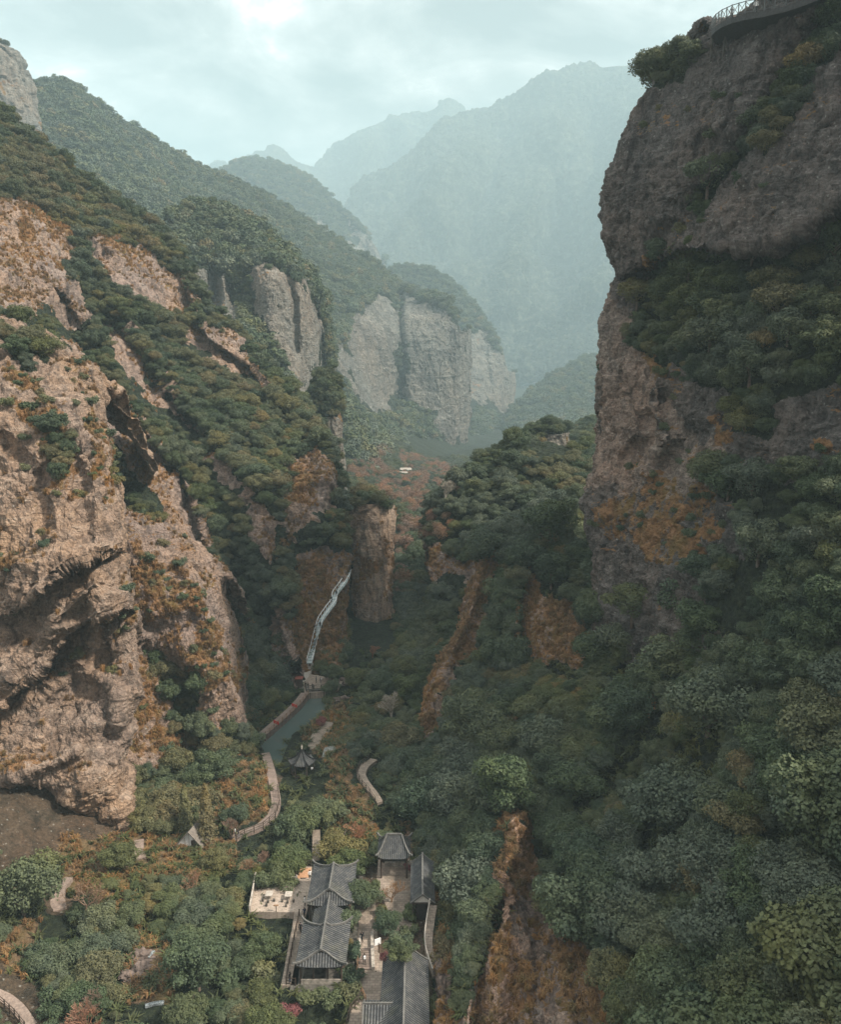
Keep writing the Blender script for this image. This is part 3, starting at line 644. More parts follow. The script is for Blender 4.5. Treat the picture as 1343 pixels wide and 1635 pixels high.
make_patch('hill', [
 [(320,300,1300),(370,268,1310),(410,261,1320),(450,268,1330),(500,296,1330),(540,332,1320),(580,368,1310),(607,412,1300)],
 [(320,370,1220),(370,370,1220),(410,360,1230),(450,360,1240),(500,380,1250),(545,400,1260),(580,420,1270),(609,435,1290)],
 [(320,500,1050),(370,500,1050),(410,500,1050),(450,500,1050),(500,500,1060),(545,500,1080),(580,500,1120),(612,500,1200)]],
 M_ROCKF, 240, 200, 6.5, 55, aniso=(1, 1, 3), wrap_top=(50, -10), wrap_right=(8, 60), kind='structure', fuzz=6, grass_bias=-0.3,
 feats=[dict(t='ridge', p=[(480,290),(520,350),(560,400)], a=18, w=12), dict(t='gully', p=[(500,300),(545,360),(590,420)], a=22, w=10)],
 rock=[[(508,355),(560,385),(612,430),(560,418),(510,395)], [(395,285),(412,290),(412,320),(398,315)], [(540,330),(612,400),(612,435),(570,400)]])
make_patch('hill', [
 [(790,720,880),(815,668,900),(850,630,930),(900,596,960),(960,572,980),(1060,550,1000)],
 [(790,760,780),(830,720,800),(870,690,820),(910,670,830),(970,660,840),(1060,650,850)],
 [(790,830,560),(830,820,580),(870,810,600),(910,800,620),(970,790,640),(1060,780,640)]],
 M_ROCKF, 200, 160, 5.0, 45, wrap_top=(40, -8), wrap_left=(6, 50), kind='structure', fuzz=6, grass_bias=-0.5)
make_patch('mountain', [
 [(480,420,2700),(560,300,3000),(620,262,3100),(680,230,3150),(748,186,3200),(821,156,3200),(900,126,3200),(960,112,3200),(1010,110,3150),(1042,130,3100),(1090,180,3000),(1160,260,2900)],
 [(480,520,2200),(560,440,2350),(620,400,2400),(680,370,2450),(748,340,2450),(821,320,2450),(900,300,2450),(960,290,2450),(1010,290,2400),(1042,300,2400),(1090,320,2400),(1160,360,2400)],
 [(480,600,1700),(560,560,1800),(620,520,1850),(680,500,1900),(748,480,1900),(821,470,1850),(900,460,1850),(960,450,1850),(1010,450,1850),(1042,450,1850),(1090,460,1850),(1160,480,1850)],
 [(480,660,1250),(560,640,1300),(620,620,1350),(680,610,1400),(748,600,1450),(821,600,1450),(900,590,1450),(960,580,1450),(1010,580,1450),(1042,580,1450),(1090,580,1450),(1160,580,1450)]],
 M_ROCKM, 560, 520, 52, 170, aniso=(1, 1, 1.4), wrap_top=(120, -20), kind='structure', fuzz=10, ridg=0.5, grass_bias=-0.6,
 feats=[dict(t='ridge', p=[(735,240),(700,290),(650,350),(620,430)], a=180, w=24), dict(t='ridge', p=[(890,200),(870,280),(830,380),(800,480)], a=200, w=26), dict(t='gully', p=[(810,220),(790,290),(740,400)], a=240, w=30), dict(t='gully', p=[(955,190),(940,290),(900,400)], a=240, w=30), dict(t='ridge', p=[(1005,190),(1000,300),(960,460)], a=240, w=34), dict(t='ridge', p=[(700,330),(740,420),(760,500)], a=160, w=24), dict(t='gully', p=[(870,260),(900,360),(880,460)], a=160, w=22), dict(t='ridge', p=[(930,240),(920,330),(900,420)], a=150, w=20)])
make_patch('mountain', [
 [(300,300,4600),(345,268,4600),(375,282,4600),(415,255,4600),(438,236,4600),(462,252,4600),(502,275,4600),(545,232,4600),(580,212,4600),(640,189,4600),(690,182,4600),(716,169,4600),(748,188,4600),(800,240,4600),(900,340,4600)],
 [(300,420,3900),(345,420,3900),(375,420,3900),(415,410,3900),(438,400,3900),(462,400,3900),(502,400,3900),(545,400,3900),(580,380,3900),(640,360,3900),(690,360,3900),(716,360,3900),(748,360,3900),(800,380,3900),(900,420,3900)],
 [(300,560,3000),(345,560,3000),(375,560,3000),(415,560,3000),(438,560,3000),(462,560,3000),(502,560,3000),(545,560,3000),(580,560,3000),(640,560,3000),(690,560,3000),(716,560,3000),(748,560,3000),(800,560,3000),(900,560,3000)]],
 M_ROCKM, 300, 200, 48, 220, wrap_top=(150, -30), kind='structure', fuzz=10, ridg=0.5, grass_bias=-0.6,
 feats=[dict(t='ridge', p=[(580,235),(560,290),(520,350)], a=250, w=26), dict(t='ridge', p=[(716,195),(680,280),(640,340)], a=250, w=26), dict(t='gully', p=[(640,215),(610,290)], a=200, w=22), dict(t='gully', p=[(545,250),(530,300)], a=160, w=16), dict(t='ridge', p=[(640,200),(660,260),(650,330)], a=150, w=16)])
# ------------------------------------------------------------------ looking things up on the finished terrain
bpy.context.view_layer.update()
_dg = bpy.context.evaluated_depsgraph_get()
def hit(px, py):
    """where the photo bearing meets the terrain"""
    d = at(px, py, 1.0) - np.array([0, 0, CAMZ])
    ok, loc, nrm, i, o, m = S.ray_cast(_dg, Vector((0, 0, CAMZ)), Vector([float(v) for v in d]).normalized(), distance=9000)
    return Vector(loc) if ok else None
def drop(x, y, z0=200.0, zmin=-60):
    ok, loc, nrm, i, o, m = S.ray_cast(_dg, Vector((float(x), float(y), float(z0))), Vector((0, 0, -1)), distance=z0-zmin)
    return loc[2] if ok else 0.0
# ------------------------------------------------------------------ simple builders
def simple_mat(name, c, rough=0.8, var=0.25, sc=3.0, c2=None, spec=0.25, metal=0.0, bump=0.0):
    m, t, b = new_mat(name); w = NB(t)
    P = w.pos((1, 1, 1)); n_ = w.noise(P, sc, 6, 0.65)
    lo = tuple(v*(1-var) for v in (c2 or c)); hi = tuple(min(1, v*(1+var)) for v in c)
    w.l(w.ramp(n_, [(0.35, lo), (0.65, hi)]), b.inputs['Base Color'])
    b.inputs['Roughness'].default_value = rough; b.inputs['Specular IOR Level'].default_value = spec; b.inputs['Metallic'].default_value = metal
    if bump: w.bump(n_, bump, 0.05, b)
    return m
class MB:
    def __init__(s): s.v = []; s.f = []
    def add(s, V, Fq):
        n = len(s.v); s.v += [tuple(float(c) for c in q) for q in V]; s.f += [tuple(i+n for i in q) for q in Fq]; return s
    def box(s, c, sz, rz=0.0):
        x, y, z = sz[0]/2, sz[1]/2, sz[2]/2; ca, sa = math.cos(rz), math.sin(rz)
        V = [(c[0]+a*x*ca-b*y*sa, c[1]+a*x*sa+b*y*ca, c[2]+d*z) for a in (-1, 1) for b in (-1, 1) for d in (-1, 1)]
        return s.add(V, [(0, 1, 3, 2), (4, 6, 7, 5), (0, 4, 5, 1), (2, 3, 7, 6), (0, 2, 6, 4), (1, 5, 7, 3)])
    def bar(s, a, b, w=0.1, h=None, n=4, r2=None):
        a = Vector(a); b = Vector(b); h = h or w; d = (b-a)
        if d.length < 1e-6: return s
        d.normalize(); up = Vector((0, 0, 1)) if abs(d.z) < 0.95 else Vector((0, 1, 0))
        r = d.cross(up).normalized(); u = r.cross(d)
        k = 1.0 if r2 is None else r2/w
        V = []
        for q, kk in ((a, 1.0), (b, k)):
            for i in range(n):
                th = 2*math.pi*(i+0.5)/n; c_ = math.cos(th)*(1.414 if n == 4 else 1); s_ = math.sin(th)*(1.414 if n == 4 else 1)
                V.append(q + r*(c_*w/2*kk) + u*(s_*h/2*kk))
        Fq = [(i, (i+1) % n, n+(i+1) % n, n+i) for i in range(n)] + [tuple(range(n))[::-1], tuple(range(n, 2*n))]
        return s.add(V, Fq)
    def path(s, pts, w, h=None, n=4):
        for a, b in zip(pts[:-1], pts[1:]): s.bar(a, b, w, h, n)
        return s
    def mesh(s, name, smooth_=False):
        me = bpy.data.meshes.new(name); me.from_pydata(s.v, [], s.f); me.update()
        if hasattr(s, 'cov') and len(s.cov) == len(s.v): add_attr(me, 'cov', s.cov)
        if smooth_: me.polygons.foreach_set('use_smooth', [True]*len(me.polygons))
        return me
    def build(s, name, mat, parent=None, smooth_=False):
        o = link(name, s.mesh(name, smooth_), mat, parent)
        return o
def local(parent, o):                                   # keep world-space mesh data under a parent at its base
    o.matrix_parent_inverse = Matrix.Translation(-parent.location) if parent.rotation_euler.z == 0 else parent.matrix_world.inverted()
    return o

def paving_material(name, c, joint, sx=0.6, sy=0.3, moss=0.25):
    m, t, b = new_mat(name); w = NB(t); P = w.pos((1, 1, 1))
    br = w.n('ShaderNodeTexBrick'); w.l(P, br.inputs['Vector']); br.inputs['Scale'].default_value = 1.0
    br.inputs['Brick Width'].default_value = sx; br.inputs['Row Height'].default_value = sy; br.inputs['Mortar Size'].default_value = 0.02
    br.inputs['Color1'].default_value = (*c, 1); br.inputs['Color2'].default_value = (*[v*0.72 for v in c], 1); br.inputs['Mortar'].default_value = (*joint, 1)
    n_ = w.noise(P, 0.6, 7, 0.7); c_ = w.mix(w.ramp(n_, [(0.42, (0,)*3), (0.68, (moss*2,)*3)]), br.outputs['Color'], (0.07, 0.065, 0.04))
    c_ = w.mix(0.6, c_, w.ramp(w.noise(P, 3, 6, 0.7), [(0.3, (0.6,)*3), (0.7, (1.25,)*3)]), 'MULTIPLY')
    w.l(c_, b.inputs['Base Color']); b.inputs['Roughness'].default_value = 0.85
    return m
M_PAVE = paving_material('terrace_paving', (0.44, 0.365, 0.30), (0.22, 0.17, 0.13), moss=0.1)
M_PATH = paving_material('flagstone', (0.33, 0.27, 0.22), (0.13, 0.10, 0.08), 0.7, 0.45)
M_WALK = paving_material('walkway_boards', (0.26, 0.20, 0.17), (0.10, 0.08, 0.07), 4.0, 0.28, 0.2)
M_STONE = simple_mat('weathered_stone', (0.30, 0.27, 0.23), var=0.4, sc=2.0, bump=0.5)
M_STONED = simple_mat('dark_stone', (0.075, 0.07, 0.06), var=0.5, sc=1.6, bump=0.6)
M_STONEL = simple_mat('pale_stone', (0.38, 0.345, 0.30), var=0.25, sc=3.0)
M_WOOD = simple_mat('dark_wood', (0.06, 0.045, 0.035), var=0.35, sc=4.0)
M_WOODM = simple_mat('brown_wood', (0.20, 0.12, 0.07), var=0.35, sc=4.0)
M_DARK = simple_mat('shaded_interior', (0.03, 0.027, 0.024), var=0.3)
M_PLASTER = simple_mat('plaster', (0.62, 0.60, 0.54), var=0.12)
M_WHITE = simple_mat('white_paint', (0.75, 0.76, 0.75), var=0.1)
M_GLASSW = simple_mat('milky_glass', (0.40, 0.47, 0.47), rough=0.25, var=0.2, sc=0.6, spec=0.5)
M_RED = simple_mat('red_cloth', (0.55, 0.05, 0.04), var=0.2)
M_SHEET = simple_mat('grey_sheet', (0.20, 0.21, 0.20), var=0.35, sc=2)
def tile_material():
    m, t, b = new_mat('roof_tiles'); w = NB(t); P = w.pos((1, 1, 1))
    c = w.ramp(w.noise(P, 1.1, 7, 0.7), [(0.3, (0.024, 0.026, 0.029)), (0.5, (0.05, 0.053, 0.056)), (0.7, (0.10, 0.10, 0.092))])
    c = w.mix(w.ramp(w.noise(P, 0.35, 5, 0.6), [(0.52, (0,)*3), (0.7, (0.45,)*3)]), c, (0.085, 0.085, 0.06))
    c = w.mix(0.7, c, w.ramp(w.noise(P, 7, 3, 0.7), [(0.35, (0.55,)*3), (0.65, (1.35,)*3)]), 'MULTIPLY')
    c = w.mix(1.0, c, w.ramp(w.attr('cov'), [(0.2, (0.32,)*3), (0.8, (1.75,)*3)]), 'MULTIPLY')   # pans and cover tiles
    w.l(c, b.inputs['Base Color']); b.inputs['Roughness'].default_value = 0.75; return m
M_TILE = tile_material()
M_RIDGE = simple_mat('ridge_tiles', (0.12, 0.118, 0.11), var=0.3, sc=3)

def tile_face(mb, A, B, D, h, gfun, pw=1.15, lift=0.0, pitch=0.27, ca=0.07, nv=9, pw2=None):
    """A,B eave corners; D horizontal vector eave->ridge; gfun(s) how far up each tile row runs"""
    A = Vector(A); B = Vector(B); D = Vector(D)
    Ln = (B-A).length; n = max(6, int(Ln/pitch)*4); k0 = len(mb.v); mb.cov = getattr(mb, 'cov', [0]*k0)
    for i in range(n+1):
        s = i/n; g = max(0.02, min(1.0, gfun(s))); E = A+(B-A)*s
        cor = ca*math.cos(2*math.pi*i/4.0)
        for j in range(nv+1):
            t_ = g*j/nv
            z = h*t_**pw + cor + lift*abs(2*s-1)**5*(1-t_)**3
            p_ = E+D*t_; mb.v.append((p_.x, p_.y, p_.z+z)); mb.cov.append(0.5+0.5*cor/ca)
    for i in range(n):
        for j in range(nv):
            a = k0+i*(nv+1)+j; mb.f.append((a, a+nv+1, a+nv+2, a+1))
def hall_roof(parent, x0, x1, y0, y1, ze, zr, d0=1.6, d1=1.6, lift=0.5, name='roof', fr=0.8, pitch=0.36):
    """ridge along y; hip skirt d0 at the near end and d1 at the far end (0 = plain gable)"""
    xc = (x0+x1)/2; hw = (x1-x0)/2; h = zr-ze; Ly = y1-y0; pw = 1.15
    def g(s):
        y = s*Ly
        a = 1.0 if d0 == 0 or y >= d0 else y/d0*fr
        b = 1.0 if d1 == 0 or Ly-y >= d1 else (Ly-y)/d1*fr
        return min(a, b)
    mb = MB()
    tile_face(mb, (x0, y0, ze), (x0, y1, ze), (hw, 0, 0), h, g, pw, lift, pitch)
    tile_face(mb, (x1, y0, ze), (x1, y1, ze), (-hw, 0, 0), h, g, pw, lift, pitch)
    zs = h*fr**pw
    def gk(s):
        q = abs(2*s-1); return 1.0 if q <= 1-fr else (1-q)/fr
    if d0: tile_face(mb, (x0, y0, ze), (x1, y0, ze), (0, d0, 0), zs, gk, pw, lift, pitch)
    if d1: tile_face(mb, (x0, y1, ze), (x1, y1, ze), (0, -d1, 0), zs, gk, pw, lift, pitch)
    o = local(parent, mb.build(name, M_TILE, parent, True))
    # underside
    ub = MB(); e_ = 0.14
    ub.add([(x0+e_, y0+e_, ze-e_), (x1-e_, y0+e_, ze-e_), (x1-e_, y1-e_, ze-e_), (x0+e_, y1-e_, ze-e_)], [(0, 1, 2, 3)])
    local(parent, ub.build('rafters', M_WOOD, parent))
    # ridges
    def rib(pts, w_, h_):
        rb = MB().path(pts, w_, h_); return local(parent, rb.build('ridge', M_RIDGE, parent))
    rib([(xc, y0+d0-0.15, zr+0.12), (xc, y1-d1+0.15, zr+0.12)], 0.24, 0.34)
    for (yy, dd, sg) in ((y0, d0, 1), (y1, d1, -1)):
        for xx, sx in ((x0, 1), (x1, -1)):
            if dd:
                pts = []
                for i in range(9):
                    t_ = i/8*fr
                    pts.append((xx+sx*hw*t_, yy+sg*dd*t_/fr, ze+h*t_**pw+0.10+(lift*1.15*(1-t_/fr)**3)))
                pts = [(xx-sx*0.25, yy-sg*0.25, ze+lift*1.5+0.12)]+pts
                pts += [(xx+sx*hw*t_, yy+sg*dd, ze+h*t_**pw+0.10) for t_ in (0.87, 0.93, 1.0)]
                rib(pts, 0.2, 0.24)
            else:
                rib([(xx+sx*hw*t_, yy+sg*0.1, ze+h*t_**pw+0.08) for t_ in np.linspace(0, 1, 6)], 0.18, 0.2)
        if dd:   # little gable above the skirt
            gb = MB(); f_ = fr
            gb.add([(xc-hw*(1-f_), yy+sg*(dd+0.05), ze+h*f_**pw), (xc+hw*(1-f_), yy+sg*(dd+0.05), ze+h*f_**pw), (xc, yy+sg*(dd+0.05), zr)], [(0, 1, 2)])
            local(parent, gb.build('gable', M_WOOD, parent))
        else:
            gb = MB(); gb.add([(x0+0.5, yy+sg*0.35, ze), (x1-0.5, yy+sg*0.35, ze), (xc, yy+sg*0.35, zr-0.15)], [(0, 1, 2)])
            local(parent, gb.build('gable', M_PLASTER, parent))
    return o
def posts(parent, xs, ys, z0, z1, r=0.14, mat=None):
    for x, y in zip(xs, ys): local(parent, MB().bar((x, y, z0), (x, y, z1), r*2, n=8).build('column', mat or M_WOOD, parent))
def rail_run(name, pts, label, h=1.05, gap=1.6, mat=None, lattice=False, group=None, cat='railing', pw=0.12, rw=0.07, mid=True, over=0.0):
    """a balustrade along a polyline: rails in one part, every post a part"""
    mat = mat or M_WOOD; pts = [Vector(p) for p in pts]
    t = empty(name, pts[0]); tag(t, label, cat, group)
    out_ = []
    for a, b in zip(pts[:-1], pts[1:]):
        n = max(1, round((b-a).length/gap)); out_ += [a.lerp(b, i/n) for i in range(n)]
    out_.append(pts[-1])
    rb = MB(); up = Vector((0, 0, h))
    for a, b in zip(out_[:-1], out_[1:]):
        rb.bar(a+up, b+up, rw); rb.bar(a+up*0.18, b+up*0.18, rw*0.8)
        if lattice: rb.bar(a+up*0.2, b+up*0.96, rw*0.6); rb.bar(a+up*0.96, b+up*0.2, rw*0.6)
        elif mid: rb.bar(a+up*0.58, b+up*0.58, rw*0.8)
    local(t, rb.build('rail', mat, t))
    pm = MB().bar((0, 0, -0.25), (0, 0, h+0.1+over), pw).mesh('post')
    for p_ in out_[:100]:
        o = link('post', pm, mat, t); o.location = p_-t.location
    return t
def ribbon(name, pts, width, mat, thick=0.35, kind='structure', label=None, cat=None, parent=None, steps=0.0):
    """a walkway slab following the points (world)"""
    P = [Vector(p) for p in pts]; C = catmull(np.array([list(p) for p in P]), max(2, len(P)*8)) if len(P) > 2 else np.array([list(P[0]), list(P[1])])
    n = len(C); V = []; wd = width if hasattr(width, '__len__') else [width]*len(P)
    wd = np.interp(np.linspace(0, len(P)-1, n), np.arange(len(P)), wd)
    for i in range(n):
        d = C[min(i+1, n-1)]-C[max(i-1, 0)]; nn = np.array([-d[1], d[0], 0]); nn /= np.linalg.norm(nn)+1e-9
        for sg, dz in ((-1, 0), (1, 0), (1, -thick), (-1, -thick)): V.append(C[i]+nn*sg*wd[i]/2+np.array([0, 0, dz]))
    Fq = []
    for i in range(n-1):
        a = i*4
        for k_ in range(4): Fq.append((a+k_, a+(k_+1) % 4, a+4+(k_+1) % 4, a+4+k_))
    Fq += [(0, 1, 2, 3), tuple((n-1)*4+q for q in (3, 2, 1, 0))]
    mb = MB().add(V, Fq)
    if steps:
        Ls = np.r_[0, np.cumsum(np.linalg.norm(np.diff(C, axis=0), axis=1))]
        for s_ in np.arange(0, Ls[-1], steps):
            c = np.array([np.interp(s_, Ls, C[:, k_]) for k_ in range(3)]); i = min(int(np.searchsorted(Ls, s_)), n-2)
            d = C[i+1]-C[i]; mb.box((c[0], c[1], c[2]+0.04), (np.interp(s_, Ls, wd)*0.98, steps*0.5, 0.14), math.atan2(d[1], d[0])-math.pi/2)
    o = mb.build(name, mat, parent); tag(o, label, cat, None, kind)
    return o, C
NOOCC = [([(815,1255),(850,1265),(840,1330),(818,1330)], 112), ([(1000,1165),(1040,1120),(1062,1120),(1010,1190)], 128), ([(0,1195),(200,1205),(206,1322),(120,1340),(0,1365)], 124), ([(822,1318),(842,1390),(852,1450),(900,1500),(900,1640),(748,1640),(772,1500),(797,1400)], 96), ([(1048,1110),(1064,1116),(1005,1190),(955,1255),(922,1256),(962,1215)], 122), ([(850,905),(862,955),(900,965),(930,1015),(925,1050),(880,1050),(842,1000),(832,950)], 178), ([(775,895),(768,960),(745,1010),(712,1070),(692,1140),(676,1150),(705,1050),(745,990)], 186),
 ([(205,650),(250,715),(300,780),(322,850),(305,845),(250,775),(190,690)], 230), ([(180,520),(240,595),(325,685),(300,672),(215,605)], 235), ([(305,525),(380,545),(425,600),(350,570)], 265), ([(340,735),(430,800),(440,850),(425,880),(395,785)], 212), ([(485,725),(522,735),(520,790),(470,860),(460,800)], 235), ([(625,1255),(655,1280),(655,1335),(635,1340)], 130),
 ([(562,822),(628,822),(624,1010),(600,1035),(564,1040)], 240), ([(470,905),(552,890),(558,1040),(520,1050),(480,1050)], 196), ([(500,660),(553,660),(553,760),(515,770)], 350), ([(845,675),(905,690),(905,725),(870,730)], 330)]          # things the trees must not stand in front of: (photo outline, distance)
CLEAR = []          # world (x, y, radius) kept free of trunks
def clear_path(C, r=1.2):
    for c in np.asarray([list(q) for q in C])[:, :2]: CLEAR.append((c[0], c[1], r))

# ------------------------------------------------------------------ pond
def build_pond():
    V = [(x, y, 0.02) for x, y in POND_W*1.0]
    c = POND_W.mean(0); V = [(c[0]+(x-c[0])*1.12, c[1]+(y-c[1])*1.06, 0.0) for x, y, z in V]
    me = bpy.data.meshes.new('pond'); me.from_pydata(V, [], [tuple(range(len(V)))]); me.update()
    m, t, b = new_mat('pond_water'); w = NB(t)
    b.inputs['Base Color'].default_value = (0.07, 0.10, 0.093, 1); b.inputs['Roughness'].default_value = 0.04; b.inputs['Specular IOR Level'].default_value = 1.0; b.inputs['IOR'].default_value = 1.6
    w.bump(w.noise(w.pos((1, 1, 1)), 1.2, 3), 0.06, 0.1, b)
    o = link('pond', me, m); tag(o, kind='structure')
    NOOCC.append(([(x, y) for x, y in POND], 180))
    for x, y in POND_W: CLEAR.append((x, y, 1.5))
build_pond()

# ------------------------------------------------------------------ the two-part hall
def base_block(parent, x0, x1, y0, y1, z0, z1, mat, name='plinth'):
    return local(parent, MB().box(((x0+x1)/2, (y0+y1)/2, (z0+z1)/2), (x1-x0, y1-y0, z1-z0)).build(name, mat, parent))
def build_hall():
    z = 3.0
    # lower block
    t = empty('temple_hall', (-12.9, 98, z)); tag(t, 'long grey tiled hall whose open dark front room faces the camera, below the paved terrace', 'hall', 'joined roofs of the long hall')
    base_block(t, -16.9, -8.9, 93.2, 106.4, -5, z, M_STONED)
    hall_roof(t, -16.25, -9.65, 93.8, 102.3, 6.0, 7.6, 1.25, 2.2, 0.5)
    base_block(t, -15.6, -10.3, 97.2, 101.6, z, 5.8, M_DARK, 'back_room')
    posts(t, [-15.6, -15.6, -15.6, -10.3, -10.3, -10.3, -13.9, -12.1], [94.6, 98, 101.6, 94.6, 98, 101.6, 94.6, 94.6], z, 6.0)
    local(t, MB().box((-12.95, 94.5, z+0.35), (5.2, 0.16, 0.7)).build('parapet', M_STONE, t))
    local(t, MB().box((-15.55, 95.2, z+1.4), (0.12, 1.3, 2.8)).build('side_wall', M_PLASTER, t))
    for i, x in enumerate((-14.6, -12.6)): local(t, MB().box((x, 97.15, z+1.5), (0.35, 0.06, 1.1)).build('hanging_scroll', M_STONEL, t))
    # middle link
    t2 = empty('linking_hall', (-13.0, 104.5, z)); tag(t2, 'low narrow tiled roof joining the upper and lower hall roofs', 'hall', 'joined roofs of the long hall')
    hall_roof(t2, -15.15, -10.9, 100.2, 107.0, 5.6, 7.05, 0, 0, 0.0)
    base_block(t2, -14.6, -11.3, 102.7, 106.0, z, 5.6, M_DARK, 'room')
    local(t2, MB().box((-15.0, 104.6, 5.0), (0.3, 0.3, 0.45)).build('red_lantern', M_RED, t2))
    # upper block
    t3 = empty('temple_hall', (-13.0, 110.5, z)); tag(t3, 'grey tiled hall with upturned eaves beside the pale paved terrace', 'hall', 'joined roofs of the long hall')
    hall_roof(t3, -16.35, -9.75, 105.4, 114.8, 6.3, 8.1, 1.25, 2.2, 0.5)
    base_block(t3, -15.5, -10.5, 106.6, 113.8, z, 6.1, M_WOOD, 'room')
    posts(t3, [-15.9, -15.9, -15.9, -15.9, -10.1, -10.1, -10.1, -10.1], [106.1, 109.0, 111.5, 114.2]*2, z, 6.3)
    for i in range(5): local(t3, MB().box((-15.53, 107.5+i*1.6, z+1.3), (0.06, 0.9, 1.6)).build('window', M_PLASTER, t3))
    base_block(t3, -16.7, -9.0, 106.4, 117.0, -2, z, M_STONED)
    NOOCC.append(([(470,1375),(572,1370),(575,1600),(470,1600)], 88))
build_hall()
def build_long_hall():
    z = 2.7
    t = empty('tiled_house', (-1.9, 90, z)); tag(t, 'long dark grey tiled house with a side wing, cut by the bottom edge', 'house')
    hall_roof(t, -4.95, 1.05, 70, 95.7, 5.6, 7.9, 0, 0, 0.0, pitch=0.34)
    base_block(t, -4.3, 0.5, 70.5, 95.2, z-3, 5.6, M_PLASTER, 'wall')
    for i in range(5): local(t, MB().box((-4.33, 93.5-i*2.6, z+1.5), (0.06, 1.2, 1.3)).build('window', M_WOOD, t))
    # wing: ridge along x
    mb = MB(); g1 = lambda s: 1.0
    def g2(s): return 1.0
    x0, x1 = -6.9, -1.9
    def gw(s):  # rows shorten where the wing meets the main slope
        return 1.0
    tile_face(mb, (x0, 89.2, 5.3), (x1, 89.2, 5.3), (0, -2.0, 0), 1.25, gw, 1.1, 0, 0.34)
    tile_face(mb, (x0, 84.2, 5.1), (x1, 84.2, 5.1), (0, 3.0, 0), 1.45, gw, 1.1, 0, 0.34)
    wo = local(t, mb.build('wing_roof', M_TILE, t, True))
    local(t, MB().bar((x0-0.1, 87.2, 6.62), (x1-0.6, 87.2, 6.62), 0.2, 0.28).build('ridge', M_RIDGE, t))
    base_block(t, -6.5, -4.2, 84.6, 88.8, z-3, 5.25, M_PLASTER, 'wing_wall')
    for s in ((x0, 89.2, 5.33), (x0, 84.2, 5.13)): local(t, MB().bar(s, (x0, 87.2, 6.55), 0.16, 0.2).build('ridge', M_RIDGE, t))
    NOOCC.append(([(570,1525),(685,1525),(680,1640),(570,1640)], 78))
build_long_hall()
def build_gate():
    z = 2.7
    t = empty('gate_pavilion', (-4.1, 118, z)); tag(t, 'small open pavilion with steep grey tiled roof at the foot of the right rock wall', 'pavilion')
    # ridge along x
    x0, x1, y0, y1, ze, zr = -6.75, -1.55, 116.2, 121.6, 6.4, 8.9
    xc, yc = (x0+x1)/2, (y0+y1)/2; hw = (x1-x0)/2; hy = (y1-y0)/2; e_ = 1.45; mb = MB()
    gl = lambda s: min(1.0, (1-abs(2*s-1))*hw/e_)
    tile_face(mb, (x0, y0, ze), (x1, y0, ze), (0, hy, 0), zr-ze, gl, 1.25, 0.6, 0.3)
    tile_face(mb, (x0, y1, ze), (x1, y1, ze), (0, -hy, 0), zr-ze, gl, 1.25, 0.6, 0.3)
    gs = lambda s: 1-abs(2*s-1)
    tile_face(mb, (x0, y0, ze), (x0, y1, ze), (e_, 0, 0), zr-ze, gs, 1.25, 0.6, 0.3)
    tile_face(mb, (x1, y0, ze), (x1, y1, ze), (-e_, 0, 0), zr-ze, gs, 1.25, 0.6, 0.3)
    local(t, mb.build('roof', M_TILE, t, True))
    local(t, MB().bar((x0+e_, yc, zr+0.1), (x1-e_, yc, zr+0.1), 0.22, 0.32).build('ridge', M_RIDGE, t))
    for xx, sx in ((x0, 1), (x1, -1)):
        for yy, sy in ((y0, 1), (y1, -1)):
            pts = [(xx-sx*0.25, yy-sy*0.25, ze+0.95)]+[(xx+sx*e_*q, yy+sy*hy*q, ze+(zr-ze)*q**1.25+0.7*(1-q)**3+0.1) for q in np.linspace(0, 1, 8)]
            local(t, MB().path(pts, 0.2, 0.24).build('ridge', M_RIDGE, t))
    local(t, MB().add([(x0+.1, y0+.1, ze-.1), (x1-.1, y0+.1, ze-.1), (x1-.1, y1-.1, ze-.1), (x0+.1, y1-.1, ze-.1)], [(0, 1, 2, 3)]).build('ceiling', M_WOOD, t))
    posts(t, [x0+.6, x1-.6, x0+.6, x1-.6], [y0+.6, y0+.6, y1-.6, y1-.6], z, ze)
    local(t, MB().box((xc, y1-0.8, z+1.8), (3.8, 0.15, 3.6)).build('back_wall', M_STONED, t))
    local(t, MB().box((xc, y1-1.6, z+0.3), (3.2, 0.5, 0.6)).build('bench', M_STONE, t))
    local(t, MB().box((xc, yc, z-0.6), (5.4, 5.6, 1.2)).build('floor_slab', M_PATH, t))
    NOOCC.append(([(600,1330),(662,1335),(662,1400),(600,1400)], 112))
    t = empty('covered_corridor', (0.1, 110, z)); tag(t, 'short grey tiled corridor roof squeezed against the right rock wall', 'corridor')
    hall_roof(t, -1.5, 2.1, 106.8, 116.6, 5.6, 7.0, 0, 0, 0.0, pitch=0.3)
    posts(t, [-1.1]*4+[1.7]*4, [107.4, 110.3, 113.2, 116]*2, z, 5.6, 0.1)
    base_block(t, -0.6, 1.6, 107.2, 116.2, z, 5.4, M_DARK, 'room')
    NOOCC.append(([(660,1378),(688,1378),(688,1440),(660,1440)], 100))
build_gate()
